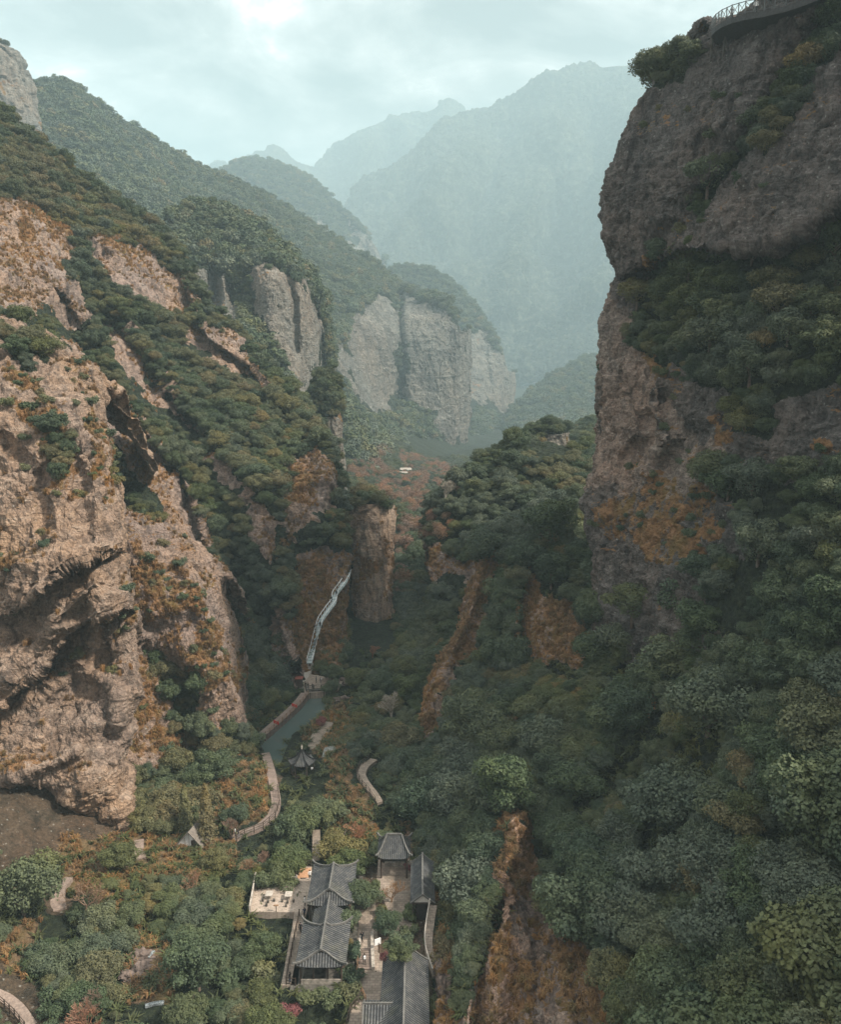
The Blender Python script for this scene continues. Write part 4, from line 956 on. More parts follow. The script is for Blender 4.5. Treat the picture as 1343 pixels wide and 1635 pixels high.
# ------------------------------------------------------------------ six-sided pavilion by the pond
def build_hex():
    c = atz(483, 1236, 2.5); x, y, z = c
    t = empty('hexagonal_pavilion', c); tag(t, 'six sided pavilion with dark blue grey curved roof and finial at the pond edge', 'pavilion')
    R_, ze, h = 2.75, z+2.9, 2.4; mb = MB(); cs = [Vector((x+R_*math.cos(a), y+R_*math.sin(a), ze)) for a in [math.radians(30*0+60*k_) for k_ in range(6)]]
    for i in range(6):
        A, B = cs[i], cs[(i+1) % 6]; M_ = (A+B)/2; D = Vector((x, y, ze))-M_
        tile_face(mb, A, B, D, h, lambda s: 1-abs(2*s-1), 1.7, 0.45, 0.28, 0.04)
        pts = [A+(A-Vector((x, y, ze)))*0.08+Vector((0, 0, 0.62))]+[A+(Vector((x, y, ze))-A)*q+Vector((0, 0, h*q**1.7+0.45*(1-q)**3+0.08)) for q in np.linspace(0, 1, 9)]
        local(t, MB().path(pts, 0.16, 0.2).build('ridge', M_TILE, t))
    local(t, mb.build('roof', M_TILE, t, True))
    local(t, MB().bar((x, y, ze+h), (x, y, ze+h+0.5), 0.3, n=8, r2=0.36).bar((x, y, ze+h+0.5), (x, y, ze+h+1.0), 0.36, n=8, r2=0.05).build('finial', M_STONEL, t))
    pc = [(x+2.2*math.cos(math.radians(60*k_)), y+2.2*math.sin(math.radians(60*k_))) for k_ in range(6)]
    posts(t, [p[0] for p in pc], [p[1] for p in pc], z, ze+0.3, 0.11)
    fl = MB(); n = 6
    ring = [(x+2.6*math.cos(math.radians(60*k_)), y+2.6*math.sin(math.radians(60*k_))) for k_ in range(6)]
    fl.add([(a, b, z) for a, b in ring]+[(a, b, z-1.6) for a, b in ring], [tuple(range(6))]+[(i, (i+1) % 6, 6+(i+1) % 6, 6+i) for i in range(6)])
    local(t, fl.build('floor', M_STONEL, t))
    for i in range(6):
        if i == 5: continue
        a, b = pc[i], pc[(i+1) % 6]
        local(t, MB().bar((a[0], a[1], z+0.45), (b[0], b[1], z+0.45), 0.3, 0.08).bar((a[0], a[1], z+0.85), (b[0], b[1], z+0.85), 0.07).build('bench', M_WOOD, t))
    cr_ = MB().add([(a, b, ze+0.02) for a, b in [(x+2.6*math.cos(math.radians(60*k_)), y+2.6*math.sin(math.radians(60*k_))) for k_ in range(6)]], [tuple(range(6))])
    local(t, cr_.build('ceiling', M_WOOD, t))
    local(t, MB().bar((x, y, z), (x, y, z+0.75), 0.5, n=8).build('stone_table', M_STONED, t))
    NOOCC.append(([(460,1190),(508,1190),(508,1250),(460,1250)], 152)); CLEAR.append((x, y, 3.4))
build_hex()
def build_small_roofs():
    # grey sheet roof beside the flagstone path
    c = atz(529, 1226, 1.4); x, y, z = c; t = empty('garden_shelter', c); tag(t, 'low shelter with weathered grey rounded roof right of the flagstone path', 'shelter')
    mb = MB(); V = []; nu_, nv_ = 14, 10
    for i in range(nu_+1):
        for j in range(nv_+1):
            u, v = i/nu_*2-1, j/nv_
            V.append((x+u*1.9*(1-0.12*v), y+v*4.2, z+1.9+1.0*math.sin(math.pi*min(1, v*0.62+0.08))-0.35*u*u+0.03*math.cos(i*3.14)))
    Fq = [(i*(nv_+1)+j, (i+1)*(nv_+1)+j, (i+1)*(nv_+1)+j+1, i*(nv_+1)+j+1) for i in range(nu_) for j in range(nv_)]
    local(t, mb.add(V, Fq).build('roof', M_SHEET, t, True)); posts(t, [x-1.6, x+1.6, x-1.5, x+1.5], [y+.3, y+.3, y+3.8, y+3.8], z-0.5, z+2.2, 0.09)
    local(t, MB().box((x, y+3.6, z+0.9), (3, 0.12, 2.4)).build('back_wall', M_WOOD, t)); CLEAR.append((x, y+2, 3))
    NOOCC.append(([(515,1200),(542,1200),(542,1230),(515,1230)], 150))
    # white A-frame hut on the left lawn
    c = hit(298, 1354); x, y, z = c; t = empty('a_frame_hut', c); tag(t, 'small a frame hut with white boarded gable and brown roof below the left cliff', 'hut')
    w_, L_, h_ = 2.3, 3.6, 3.4; mb = MB(); ridge_y0, ridge_y1 = y-0.3, y+L_
    rx = x+0.5
    mb.add([(x-w_, y-0.5, z+0.2), (rx, y-0.7, z+h_), (rx+1.2, y+L_, z+h_+0.3), (x-w_+1.2, y+L_, z+0.2)], [(0, 1, 2, 3)])
    mb.add([(x+w_+0.4, y-0.3, z+0.2), (rx, y-0.7, z+h_), (rx+1.2, y+L_, z+h_+0.3), (x+w_+1.4, y+L_, z+0.2)], [(0, 1, 2, 3)])
    o = local(t, mb.build('roof', simple_mat('weathered_boards', (0.17, 0.15, 0.13), var=0.3), t)); o.modifiers.new('s', 'SOLIDIFY').thickness = 0.12
    g_ = MB(); g_.add([(x-w_+.25, y-0.1, z), (x+w_-.1, y-0.1, z), (rx, y-0.1, z+h_-.15)], [(0, 1, 2)]); local(t, g_.build('gable_wall', M_WHITE, t))
    sl = MB()
    for k_ in range(5): q = x-1.6+k_*0.7; local(t, MB().bar((q, y-0.14, z), (q, y-0.14, z+max(0.5, h_-abs(q-rx)*1.45-0.3)), 0.07).build('batten', M_STONE, t))
    local(t, MB().box((x+1.2, y-0.16, z+0.8), (0.7, 0.08, 1.6)).build('door', M_WOOD, t))
    NOOCC.append(([(275,1320),(335,1320),(335,1360),(275,1360)], 118)); CLEAR.append((x+1.5, y+2.5, 4.0))
build_small_roofs()
# ------------------------------------------------------------------ terrace
def build_terrace():
    z = 3.0
    g = lambda px, py: atz(px, py, z)
    cs = [g(398,1455), g(408,1403), g(474,1407), g(479,1383), g(498,1383), g(492,1456)]
    mb = MB(); n = len(cs); mb.add([tuple(c) for c in cs]+[(c[0], c[1], c[2]-3.5) for c in cs], [tuple(range(n))]+[(i, (i+1) % n, n+(i+1) % n, n+i) for i in range(n)])
    o = mb.build('terrace', M_PAVE); tag(o, kind='structure')
    def balus(a, b, label):
        a = g(*a); b = g(*b); t = empty('stone_balustrade', a); tag(t, label, 'balustrade', 'stone balustrades round the paved terrace')
        d = (b-a); nn = max(2, round(d.length/2.0))
        local(t, MB().bar(a+Vector((0, 0, .42)), b+Vector((0, 0, .42)), 0.12, 0.8).build('panel', M_STONEL, t))
        local(t, MB().bar(a+Vector((0, 0, .9)), b+Vector((0, 0, .9)), 0.22, 0.12).build('coping', M_STONEL, t))
        pm = MB().box((0, 0, 0.55), (0.24, 0.24, 1.1)).bar((0, 0, 1.1), (0, 0, 1.35), 0.24, n=6, r2=0.08).mesh('post')
        for i in range(nn+1): q = link('post', pm, M_STONEL, t); q.location = a.lerp(b, i/nn)-a
    balus((409,1404), (474,1408), 'pale stone balustrade along the far edge of the terrace')
    balus((399,1455), (408,1405), 'pale stone balustrade down the left edge of the terrace')
    for (px, py) in ((429,1437), (460,1438)):
        c = g(px, py); t = empty('stone_table', c); tag(t, f"square pale stone table at the {'left' if px < 440 else 'right'} of the terrace", 'table', 'tables on the terrace')
        local(t, MB().box((c[0], c[1]+0.6, c[2]+0.72), (1.05, 1.2, 0.12)).build('table_top', M_STONEL, t)); local(t, MB().box((c[0], c[1]+0.6, c[2]+0.33), (0.45, 0.5, 0.66)).build('leg', M_STONE, t))
        for i, (dx_, dy_) in enumerate(((-0.85, -0.2), (0.0, -0.5), (0.85, -0.2), (-0.1, -1.3))):
            s_ = MB().bar((c[0]+dx_, c[1]+dy_, c[2]), (c[0]+dx_, c[1]+dy_, c[2]+0.42), 0.34, n=10).build('stone_stool', M_STONED)
            where = ('left of', 'close in front of', 'right of', 'well in front of')[i]
            tag(s_, f"dark round stone stool {where} the {'left' if px < 440 else 'right'} terrace table", 'stool', 'stools round the terrace tables')
    # dark bin in the corner, signpost on the near edge
    c = g(413,1418); b = MB().box((c[0], c[1], c[2]+0.45), (0.6, 0.5, 0.9)).box((c[0], c[1], c[2]+0.95), (0.75, 0.65, 0.08)).build('litter_bin', M_DARK); tag(b, 'dark square litter bin in the far left corner of the terrace', 'bin')
    c = g(441,1455); t = empty('notice_board', c); tag(t, 'small t shaped notice stand at the near edge of the terrace', 'notice')
    local(t, MB().bar(c, c+Vector((0, 0, 1.0)), 0.09).build('post', M_WOOD, t)); local(t, MB().box((c[0], c[1], c[2]+1.05), (0.7, 0.3, 0.08)).build('board', M_WOODM, t))
    # reddish timber landing at the top with its railings
    lz = 3.05; q = [atz(478,1385,lz), atz(497,1385,lz), atz(494,1400,lz), atz(474,1402,lz)]
    m = MB().add([tuple(p) for p in q]+[(p[0], p[1], p[2]-0.3) for p in q], [(0, 1, 2, 3), (0, 1, 5, 4), (1, 2, 6, 5), (2, 3, 7, 6), (3, 0, 4, 7)]).build('timber_landing', simple_mat('red_timber', (0.42, 0.24, 0.14), var=0.2, sc=5)); tag(m, kind='structure')
    rail_run('timber_railing', [atz(472,1406,3), atz(478,1383,3), atz(497,1383,3)], 'dark timber railing round the reddish landing at the terrace head', gap=1.2)
    NOOCC.append(([(394,1395),(505,1376),(500,1462),(394,1464)], 115))
    # walkway down the left side of the hall
    o, C = ribbon('hall_walkway', [atz(484,1456,3.0), atz(478,1480,3.0), atz(472,1510,3.0), atz(466,1545,3.0), atz(462,1572,3.0)], [2.6, 2.0, 2.0, 2.0, 2.2], M_PATH, 3.0); clear_path(C, 2)
    rail_run('timber_railing', [atz(478,1462,3), atz(473,1485,3), atz(467,1515,3), atz(460,1550,3), atz(457,1571,3), atz(472,1573,3)], 'thin dark railing down the left side of the hall walkway', gap=1.6)
    NOOCC.append(([(458,1455),(490,1455),(480,1575),(455,1575)], 92))
build_terrace()
# ------------------------------------------------------------------ court between the halls
def build_court():
    z = 2.75
    mb = MB(); cs = [atz(560,1440,z), atz(600,1440,z), atz(604,1520,z), atz(618,1530,z), atz(610,1640,z), atz(555,1640,z), atz(570,1560,z), atz(566,1500,z)]
    n = len(cs); mb.add([tuple(c) for c in cs]+[(c[0], c[1], c[2]-2.5) for c in cs], [tuple(range(n))]+[(i, (i+1) % n, n+(i+1) % n, n+i) for i in range(n)])
    tag(mb.build('courtyard', M_PATH), kind='structure')
    t = MB(); a, b = atz(594,1490,2.8), atz(596,1548,2.8); t.bar(a+Vector((0, 0, .2)), b+Vector((0, 0, .2)), 0.45, 0.5); o = t.build('stone_kerb', M_STONE); tag(o, 'long low stone kerb splitting the courtyard path', 'kerb')
    t = MB(); a, b = atz(575,1500,2.8), atz(574,1530,2.8); t.bar(a+Vector((0, 0, .35)), b+Vector((0, 0, .35)), 0.25, 0.7); o = t.build('low_wall', M_STONEL); tag(o, 'short pale wall on the left side of the courtyard steps', 'wall')
    q = MB()
    a, b = atz(585,1516,2.82), atz(583,1545,2.82)
    for i in range(9): p_ = a.lerp(b, i/8); q.box((p_[0], p_[1], p_[2]+0.03), (2.0, 0.5, 0.1))
    tag(q.build('boardwalk_steps', M_WALK), kind='structure')
    rail_run('timber_railing', [atz(572,1534,2.8), atz(569,1568,2.8), atz(577,1585,2.8), atz(584,1600,2.8)], 'brown timber railing on the left edge of the courtyard', gap=1.0, mat=M_WOODM)
    rail_run('timber_railing', [atz(573,1600,2.8), atz(560,1615,2.8), atz(553,1640,2.8)], 'curved dark railing at the bottom edge left of the tiled wing', gap=1.0)
    # upper court in front of the gate pavilion
    mb = MB(); cs = [atz(606,1398,z), atz(655,1398,z), atz(664,1440,z), atz(655,1492,z), atz(632,1500,z), atz(622,1460,z), atz(606,1420,z)]
    n = len(cs); mb.add([tuple(c) for c in cs]+[(c[0], c[1], c[2]-2.5) for c in cs], [tuple(range(n))]+[(i, (i+1) % n, n+(i+1) % n, n+i) for i in range(n)])
    tag(mb.build('upper_courtyard', M_PATH), kind='structure')
    c = atz(605,1518,2.8); t = empty('signboard', c); tag(t, 'tilted white signboard on a post beside the courtyard path', 'sign')
    local(t, MB().bar(c, c+Vector((0, 0, 1.3)), 0.1).build('post', M_WOOD, t)); local(t, MB().box((c[0]-0.15, c[1], c[2]+1.5), (0.9, 0.1, 0.9), 0.5).build('board', M_WHITE, t))
    NOOCC.append(([(568,1440),(612,1440),(612,1600),(568,1600)], 99)); NOOCC.append(([(612,1400),(650,1400),(652,1490),(630,1490)], 100))
build_court()
# ------------------------------------------------------------------ paths
def drape(pts, dz=0.3, z=None):
    out_ = []
    for px, py in pts:
        h_ = hit(px, py) if z is None else atz(px, py, z)
        out_.append(Vector((h_[0], h_[1], h_[2]+dz)))
    return out_
def build_paths():
    P = drape([(502,1240),(499,1215),(502,1190),(512,1172),(526,1155)], 0.4, 1.2)
    o, C = ribbon('flagstone_path', P, [2.2, 2.2, 2.6, 3.4, 2.0], M_PATH, 1.5); clear_path(C, 2.2)
    P = drape([(504,1380),(505,1350),(505,1325)], 0.1, 2.4)
    o, C = ribbon('stone_causeway', P, 1.3, M_PATH, 1.5); clear_path(C, 1.8)
    P = [atz(504,1272,1.2), atz(503,1258,1.8), atz(502,1244,2.2)]
    o, C = ribbon('stone_steps', P, 1.5, M_STONE, 1.6, steps=0.5); clear_path(C, 2)
    for px, sd in ((499,'left'), (513,'right')):
        c = atz(px, 1240, 1.6); t = empty('gate_post', c); tag(t, f'white topped stone post on the {sd} at the head of the pond steps', 'post', 'posts at the head of the steps')
        local(t, MB().box((c[0], c[1], c[2]+0.6), (0.4, 0.4, 1.4)).build('shaft', M_STONED, t)); local(t, MB().box((c[0], c[1], c[2]+1.6), (0.55, 0.5, 0.65)).build('cap', M_WHITE, t))
    NOOCC.append(([(495,1160),(525,1150),(528,1160),(512,1200),(510,1270),(494,1270),(494,1210)], 148)); NOOCC.append(([(500,1328),(510,1328),(510,1378),(500,1378)], 116))
    # dam across the head of the pond and its paved apron
    a, b = atz(489,1104,1.5), atz(538,1101,1.5)
    t = MB(); t.bar(a+Vector((0, 0, -1.6)), b+Vector((0, 0, -1.6)), 1.0, 4.2); o = t.build('dam_wall', M_STONED); tag(o, 'dark stone retaining wall closing the far end of the pond', 'wall')
    V = [atz(486,1106,1.6), atz(540,1103,1.6), atz(548,1086,1.6), atz(496,1076,1.6), atz(485,1090,1.6)]
    mb = MB().add([tuple(v) for v in V]+[(v[0], v[1], v[2]-2) for v in V], [(0, 1, 2, 3, 4), (0, 1, 6, 5)]); tag(mb.build('plaza', M_PATH), kind='structure')
    rail_run('stone_railing', [a+Vector((0, -0.2, 0.55)), b+Vector((0, -0.2, 0.55))], 'dark post railing along the top of the dam above the pond', gap=2.0, mat=M_STONED, pw=0.25, rw=0.12)
    c = atz(478,1096,1.6); t = empty('kiosk', c); tag(t, 'tiny kiosk with a flat red roof at the left end of the dam', 'kiosk')
    local(t, MB().box((c[0], c[1], c[2]+1.1), (1.6, 1.4, 2.2)).build('wall', M_WOOD, t)); local(t, MB().box((c[0], c[1], c[2]+2.3), (1.9, 1.6, 0.2)).build('roof', simple_mat('red_roof', (0.22, 0.07, 0.05)), t))
    NOOCC.append(([(482,1084),(540,1086),(542,1112),(482,1112)], 168))
    # pond side walk
    P = [atz(487,1106,1.6), atz(474,1122,1.5), atz(452,1143,1.4), atz(432,1160,1.4), atz(418,1172,1.4)]
    o, C = ribbon('pond_walk', P, 1.9, M_WALK, 2.0); clear_path(C, 2)
    rail_run('timber_railing', [p+Vector((0.95, -0.9, 0)) for p in P], 'timber railing between the pond and the walk under the left cliff', gap=1.8, mat=M_WOODM)
    for i, (px, py, w_) in enumerate(((470,1126,'nearest the dam'), (441,1153,'nearest the left cliff foot'))):
        c = atz(px, py, 2.1); o = MB().box((c[0], c[1], c[2]), (1.6, 0.08, 0.7), -0.6).build('red_banner', M_RED); tag(o, f'red cloth banner tied on the pond walk railing {w_}', 'banner', 'banners on the pond railing')
    NOOCC.append(([(425,1160),(480,1115),(490,1100),(492,1112),(470,1145),(430,1175)], 160))
    # boardwalk round the orange mound
    P = drape([(424,1205),(432,1232),(438,1262),(441,1285),(434,1305),(415,1322),(385,1334),(372,1342)], 0.5)
    o, C = ribbon('boardwalk', P, 1.7, M_WALK, 1.2); clear_path(C, 1.8)
    rail_run('timber_railing', [p+Vector((0.75, -0.6, 0)) for p in P[2:]], 'dark timber railing on the outer edge of the curving boardwalk', gap=1.5)
    NOOCC.append(([(420,1205),(430,1205),(446,1262),(447,1290),(434,1315),(385,1342),(370,1350),(370,1335),(415,1315),(434,1290),(428,1250)], 128))
    # trail on the right bank
    P = drape([(597,1215),(582,1226),(577,1240),(586,1256),(598,1270),(607,1284)], 0.5)
    o, C = ribbon('trail', P, [1.6, 1.8, 1.7, 1.5, 1.3, 1.2], M_PATH, 1.4); clear_path(C, 1.8)
    rail_run('timber_railing', [p+Vector((-0.85, -0.3, 0)) for p in P], 'thin dark railing on the outer edge of the right bank trail', gap=1.8)
    NOOCC.append(([(572,1215),(600,1208),(590,1240),(610,1275),(610,1290),(590,1275),(572,1245)], 135))
    # narrow stair bridge with white rail by the right rock wall
    P = [atz(692,1444,5.5), atz(687,1475,5.0), atz(684,1505,4.5), atz(688,1530,4.2), atz(697,1557,4.0)]
    t = empty('stair_bridge', P[0]); tag(t, 'narrow curving stair bridge with pale slatted parapet at the foot of the right rock wall', 'bridge')
    o, C = ribbon('deck', P, 1.1, M_PATH, 0.3, kind=None, parent=t); local(t, o)
    rr = MB(); rr.path([Vector(c)+Vector((-0.5, 0, 1.0)) for c in C], 0.14, 0.12)
    for c in C[::2]: rr.bar(Vector(c)+Vector((-0.5, 0, 0)), Vector(c)+Vector((-0.5, 0, 1.0)), 0.09)
    local(t, rr.build('parapet', M_STONEL, t)); sup = MB()
    for c in C[::8]: sup.bar(Vector(c)+Vector((0, 0, -4)), Vector(c), 0.25)
    local(t, sup.build('supports', M_STONED, t))
    NOOCC.append(([(680,1440),(698,1440),(695,1500),(700,1560),(690,1560),(678,1510)], 85))
    # glass stairway up the rock face
    W_ = [(494,1058),(499,1040),(506,1012),(512,992),(524,974),(533,962),(535,950),(546,935),(554,922),(557,914)]
    P = []
    for px, py in W_:
        h_ = hit(px, py); P.append(h_)
    Yd = np.array([p[1] for p in P]); Yd = np.minimum.accumulate(Yd[::-1])[::-1] if False else Yd
    k_ = np.polyfit(range(len(Yd)), Yd, 2); Ys = np.minimum(np.polyval(k_, range(len(Yd))), Yd)-1.6
    P = [Vector([float(v) for v in at(px, py, y_)]) for (px, py), y_ in zip(W_, Ys)]
    t = empty('glass_stairway', P[0]); tag(t, 'long pale glass stairway climbing the orange rock face to the dark cleft', 'stairway')
    o, C = ribbon('deck', P, 1.35, M_GLASSW, 0.3, kind=None, parent=t, steps=1.1); local(t, o)
    for sg, nm in ((-1, 'handrail'), (1, 'handrail')):
        hr = MB(); hp = [Vector(c)+Vector((sg*0.68, -0.1*sg, 1.0)) for c in C]; hr.path(hp, 0.12)
        for c in C[::3]: hr.bar(Vector(c)+Vector((sg*0.68, -0.1*sg, 0)), Vector(c)+Vector((sg*0.68, -0.1*sg, 1.0)), 0.1)
        local(t, hr.build(nm, M_WHITE, t))
    sp = MB()
    for c in C[::9]: sp.bar(Vector(c)+Vector((0, 3, -3)), Vector(c)+Vector((0, 0, -0.3)), 0.25)
    local(t, sp.build('brackets', M_STONED, t))
    NOOCC.append(([(488,1062),(505,1000),(530,960),(535,945),(556,908),(562,915),(545,950),(525,980),(515,1005),(500,1062)], 175))
    P = drape([(484,1100),(487,1088),(492,1074),(495,1060)], 0.3); ribbon('stone_ramp', P, 1.8, M_STONEL, 1.0); clear_path(P, 2.5)
    # left garden paths
    for pts, wd in (([(222,1342),(222,1358),(226,1372)], 1.6), ([(108,1402),(92,1418),(86,1435),(92,1455)], [1.8, 2.6, 3.2, 2.6]), ([(-10,1585),(10,1595),(30,1612),(50,1640)], 1.5)):
        P = drape(pts, 0.25); o, C = ribbon('garden_path', P, wd, simple_mat('packed_earth', (0.22, 0.17, 0.14), var=0.3), 0.8); clear_path(C, 1.8)
        NOOCC.append(([(pts[0][0]-8, pts[0][1]), (pts[0][0]+8, pts[0][1]), (pts[-1][0]+8, pts[-1][1]), (pts[-1][0]-8, pts[-1][1])], P[-1][1]-14))
    P = drape([(-6,1598),(8,1610),(24,1625),(40,1645)], 0.3); rail_run('timber_railing', P, 'dark railing beside the path in the bottom left corner', gap=1.2)
build_paths()
# ------------------------------------------------------------------ lookout on the right cliff top
def build_lookout():
    Yl = 158.0
    edge = [(1136,50,164),(1142,43,160),(1152,36,157),(1168,29,154),(1190,23,151),(1220,18,148),(1255,10,146),(1290,-2,144),(1330,-18,142)]
    P = [Vector([float(v) for v in at(x, y, Y)]) for x, y, Y in edge]
    zd = P[1][2]
    t = empty('lookout_platform', P[0]); tag(t, 'cantilevered lookout deck with dark underside and lattice railing on the right cliff top', 'platform')
    back = [p+Vector((5.0 if i < 3 else 3.0, 9.0, 0.3)) for i, p in enumerate(P)]
    mb = MB(); V = []; n = len(P)
    for p, b in zip(P, back): V += [tuple(p), tuple(b), tuple(b-Vector((0, 0, 1.6))), tuple(p-Vector((0, 0, 0.9)))]
    Fq = [(0, 1, 2, 3)]+[(i*4+k_, i*4+(k_+1) % 4, i*4+4+(k_+1) % 4, i*4+4+k_) for i in range(n-1) for k_ in range(4)]
    local(t, mb.add(V, Fq).build('deck', simple_mat('dark_concrete', (0.05, 0.05, 0.05), var=0.3), t))
    sp = MB()
    for i in (0, 1): sp = MB(); p = P[i]+Vector((0.6+i*1.6, 0.8, -0.8)); local(t, sp.bar(p, p+Vector((0, 0.3, -4.2)), 0.35).build('support', M_STONED, t))
    m = simple_mat('grey_iron', (0.10, 0.11, 0.11)); up = Vector((0, 0, 1.9)); rb = MB(); pp = []
    for a, b in zip(P[:-1], P[1:]):
        k_ = max(1, round((b-a).length/1.5)); pp += [a.lerp(b, i/k_) for i in range(k_)]
    for a, b in zip(pp[:-1], pp[1:]):
        rb.bar(a+up, b+up, 0.1); rb.bar(a+up*0.12, b+up*0.12, 0.08); rb.bar(a+up*0.14, b+up*0.96, 0.06); rb.bar(a+up*0.96, b+up*0.14, 0.06)
    local(t, rb.build('railing', m, t)); pm = MB().bar((0, 0, 0), (0, 0, 2.0), 0.13).mesh('post')
    for p in pp: q = link('post', pm, m, t); q.location = p-t.location
    NOOCC.append(([(1130,0),(1300,-30),(1300,10),(1135,60)], 140))
    return P
LOOK = build_lookout()
# ------------------------------------------------------------------ stream, rocks and far buildings
def rock_mesh(seed, s=(1, 1, 1)):
    bm = bmesh.new(); bmesh.ops.create_icosphere(bm, subdivisions=4, radius=1.0)
    V = np.array([v.co[:] for v in bm.verts]); n_ = fbm(V+seed*7.7, 0.9, 4, 0.55)*0.9+fbm(V+seed, 0.3, 3)*0.25; V = V*(1+n_[:, None])*np.array(s)
    for v, c in zip(bm.verts, V): v.co = c
    me = bpy.data.meshes.new('boulder'); bm.to_mesh(me); bm.free(); return me
M_BOULDER = simple_mat('boulder_stone', (0.13, 0.10, 0.085), var=0.4, sc=1.5, bump=0.5)
def build_rocks():
    for i, (px, py, sx, lab) in enumerate(((225,1530,1.8,'pinkish grey boulder by the small white stream'), (232,1552,1.9,'flat grey boulder in the bushes of the bottom left basin'), (205,1560,1.2,'small grey boulder half hidden in dry grass at bottom left'), (545,1118,1.7,'pale boulder on the right shore of the pond'), (552,1090,2.4,'broad pale boulder right of the dam'))):
        c = hit(px, py); o = link('boulder', rock_mesh(i+1, (sx, sx*0.8, sx*0.55)), M_BOULDER); o.location = c; tag(o, lab, 'boulder'); CLEAR.append((c[0], c[1], 2.2)); NOOCC.append(([(px-10, py-8), (px+10, py-8), (px+10, py+6), (px-10, py+6)], c[1]-12))
    m = simple_mat('white_water', (0.22, 0.25, 0.26), var=0.6, c2=(0.15,0.17,0.17), sc=6, rough=0.3)
    for pts, w_ in (([(246,1520),(241,1526),(237,1531)], 0.35), ([(262,1602),(246,1604),(232,1608)], 0.5)):
        P = drape(pts, 0.35); o, C = ribbon('stream', P, w_, m, 0.3); clear_path(C, 2); NOOCC.append(([(pts[-1][0]-4, pts[-1][1]), (pts[0][0]+6, pts[0][1]-5), (pts[0][0]+6, pts[0][1]+8), (pts[-1][0]+14, pts[-1][1]+5)], P[-1][1]-14))
    for px, py, w_, d_, lab in ((648,757,7,4,'long low white building among red brown trees far up the valley'), (644,764,5,3,'small white building just below the long one far up the valley'), (861,612,14,8,'pale farmhouse on the hazy valley floor beyond the cliffs'), (852,619,12,7,'pale shed left of the far hazy farmhouse')):
        c = hit(px, py)
        if c is None: continue
        k_ = c[1]/530.0; w2 = w_*k_*1.0; t = empty('white_building', c); tag(t, lab, 'building', 'white buildings far up the valley')
        local(t, MB().box((c[0], c[1], c[2]+2), (w2, d_, 4)).build('wall', M_WHITE, t))
        r_ = MB().add([(c[0]-w2/2-.5, c[1]-d_/2-.5, c[2]+4), (c[0]+w2/2+.5, c[1]-d_/2-.5, c[2]+4), (c[0]+w2/2, c[1], c[2]+5.5), (c[0]-w2/2, c[1], c[2]+5.5), (c[0]+w2/2+.5, c[1]+d_/2+.5, c[2]+4), (c[0]-w2/2-.5, c[1]+d_/2+.5, c[2]+4)], [(0, 1, 2, 3), (3, 2, 4, 5), (0, 3, 5), (1, 4, 2)])
        local(t, r_.build('roof', M_STONEL, t)); NOOCC.append(([(px-8, py-5), (px+8, py-5), (px+8, py+3), (px-8, py+3)], c[1]-80))
build_rocks()
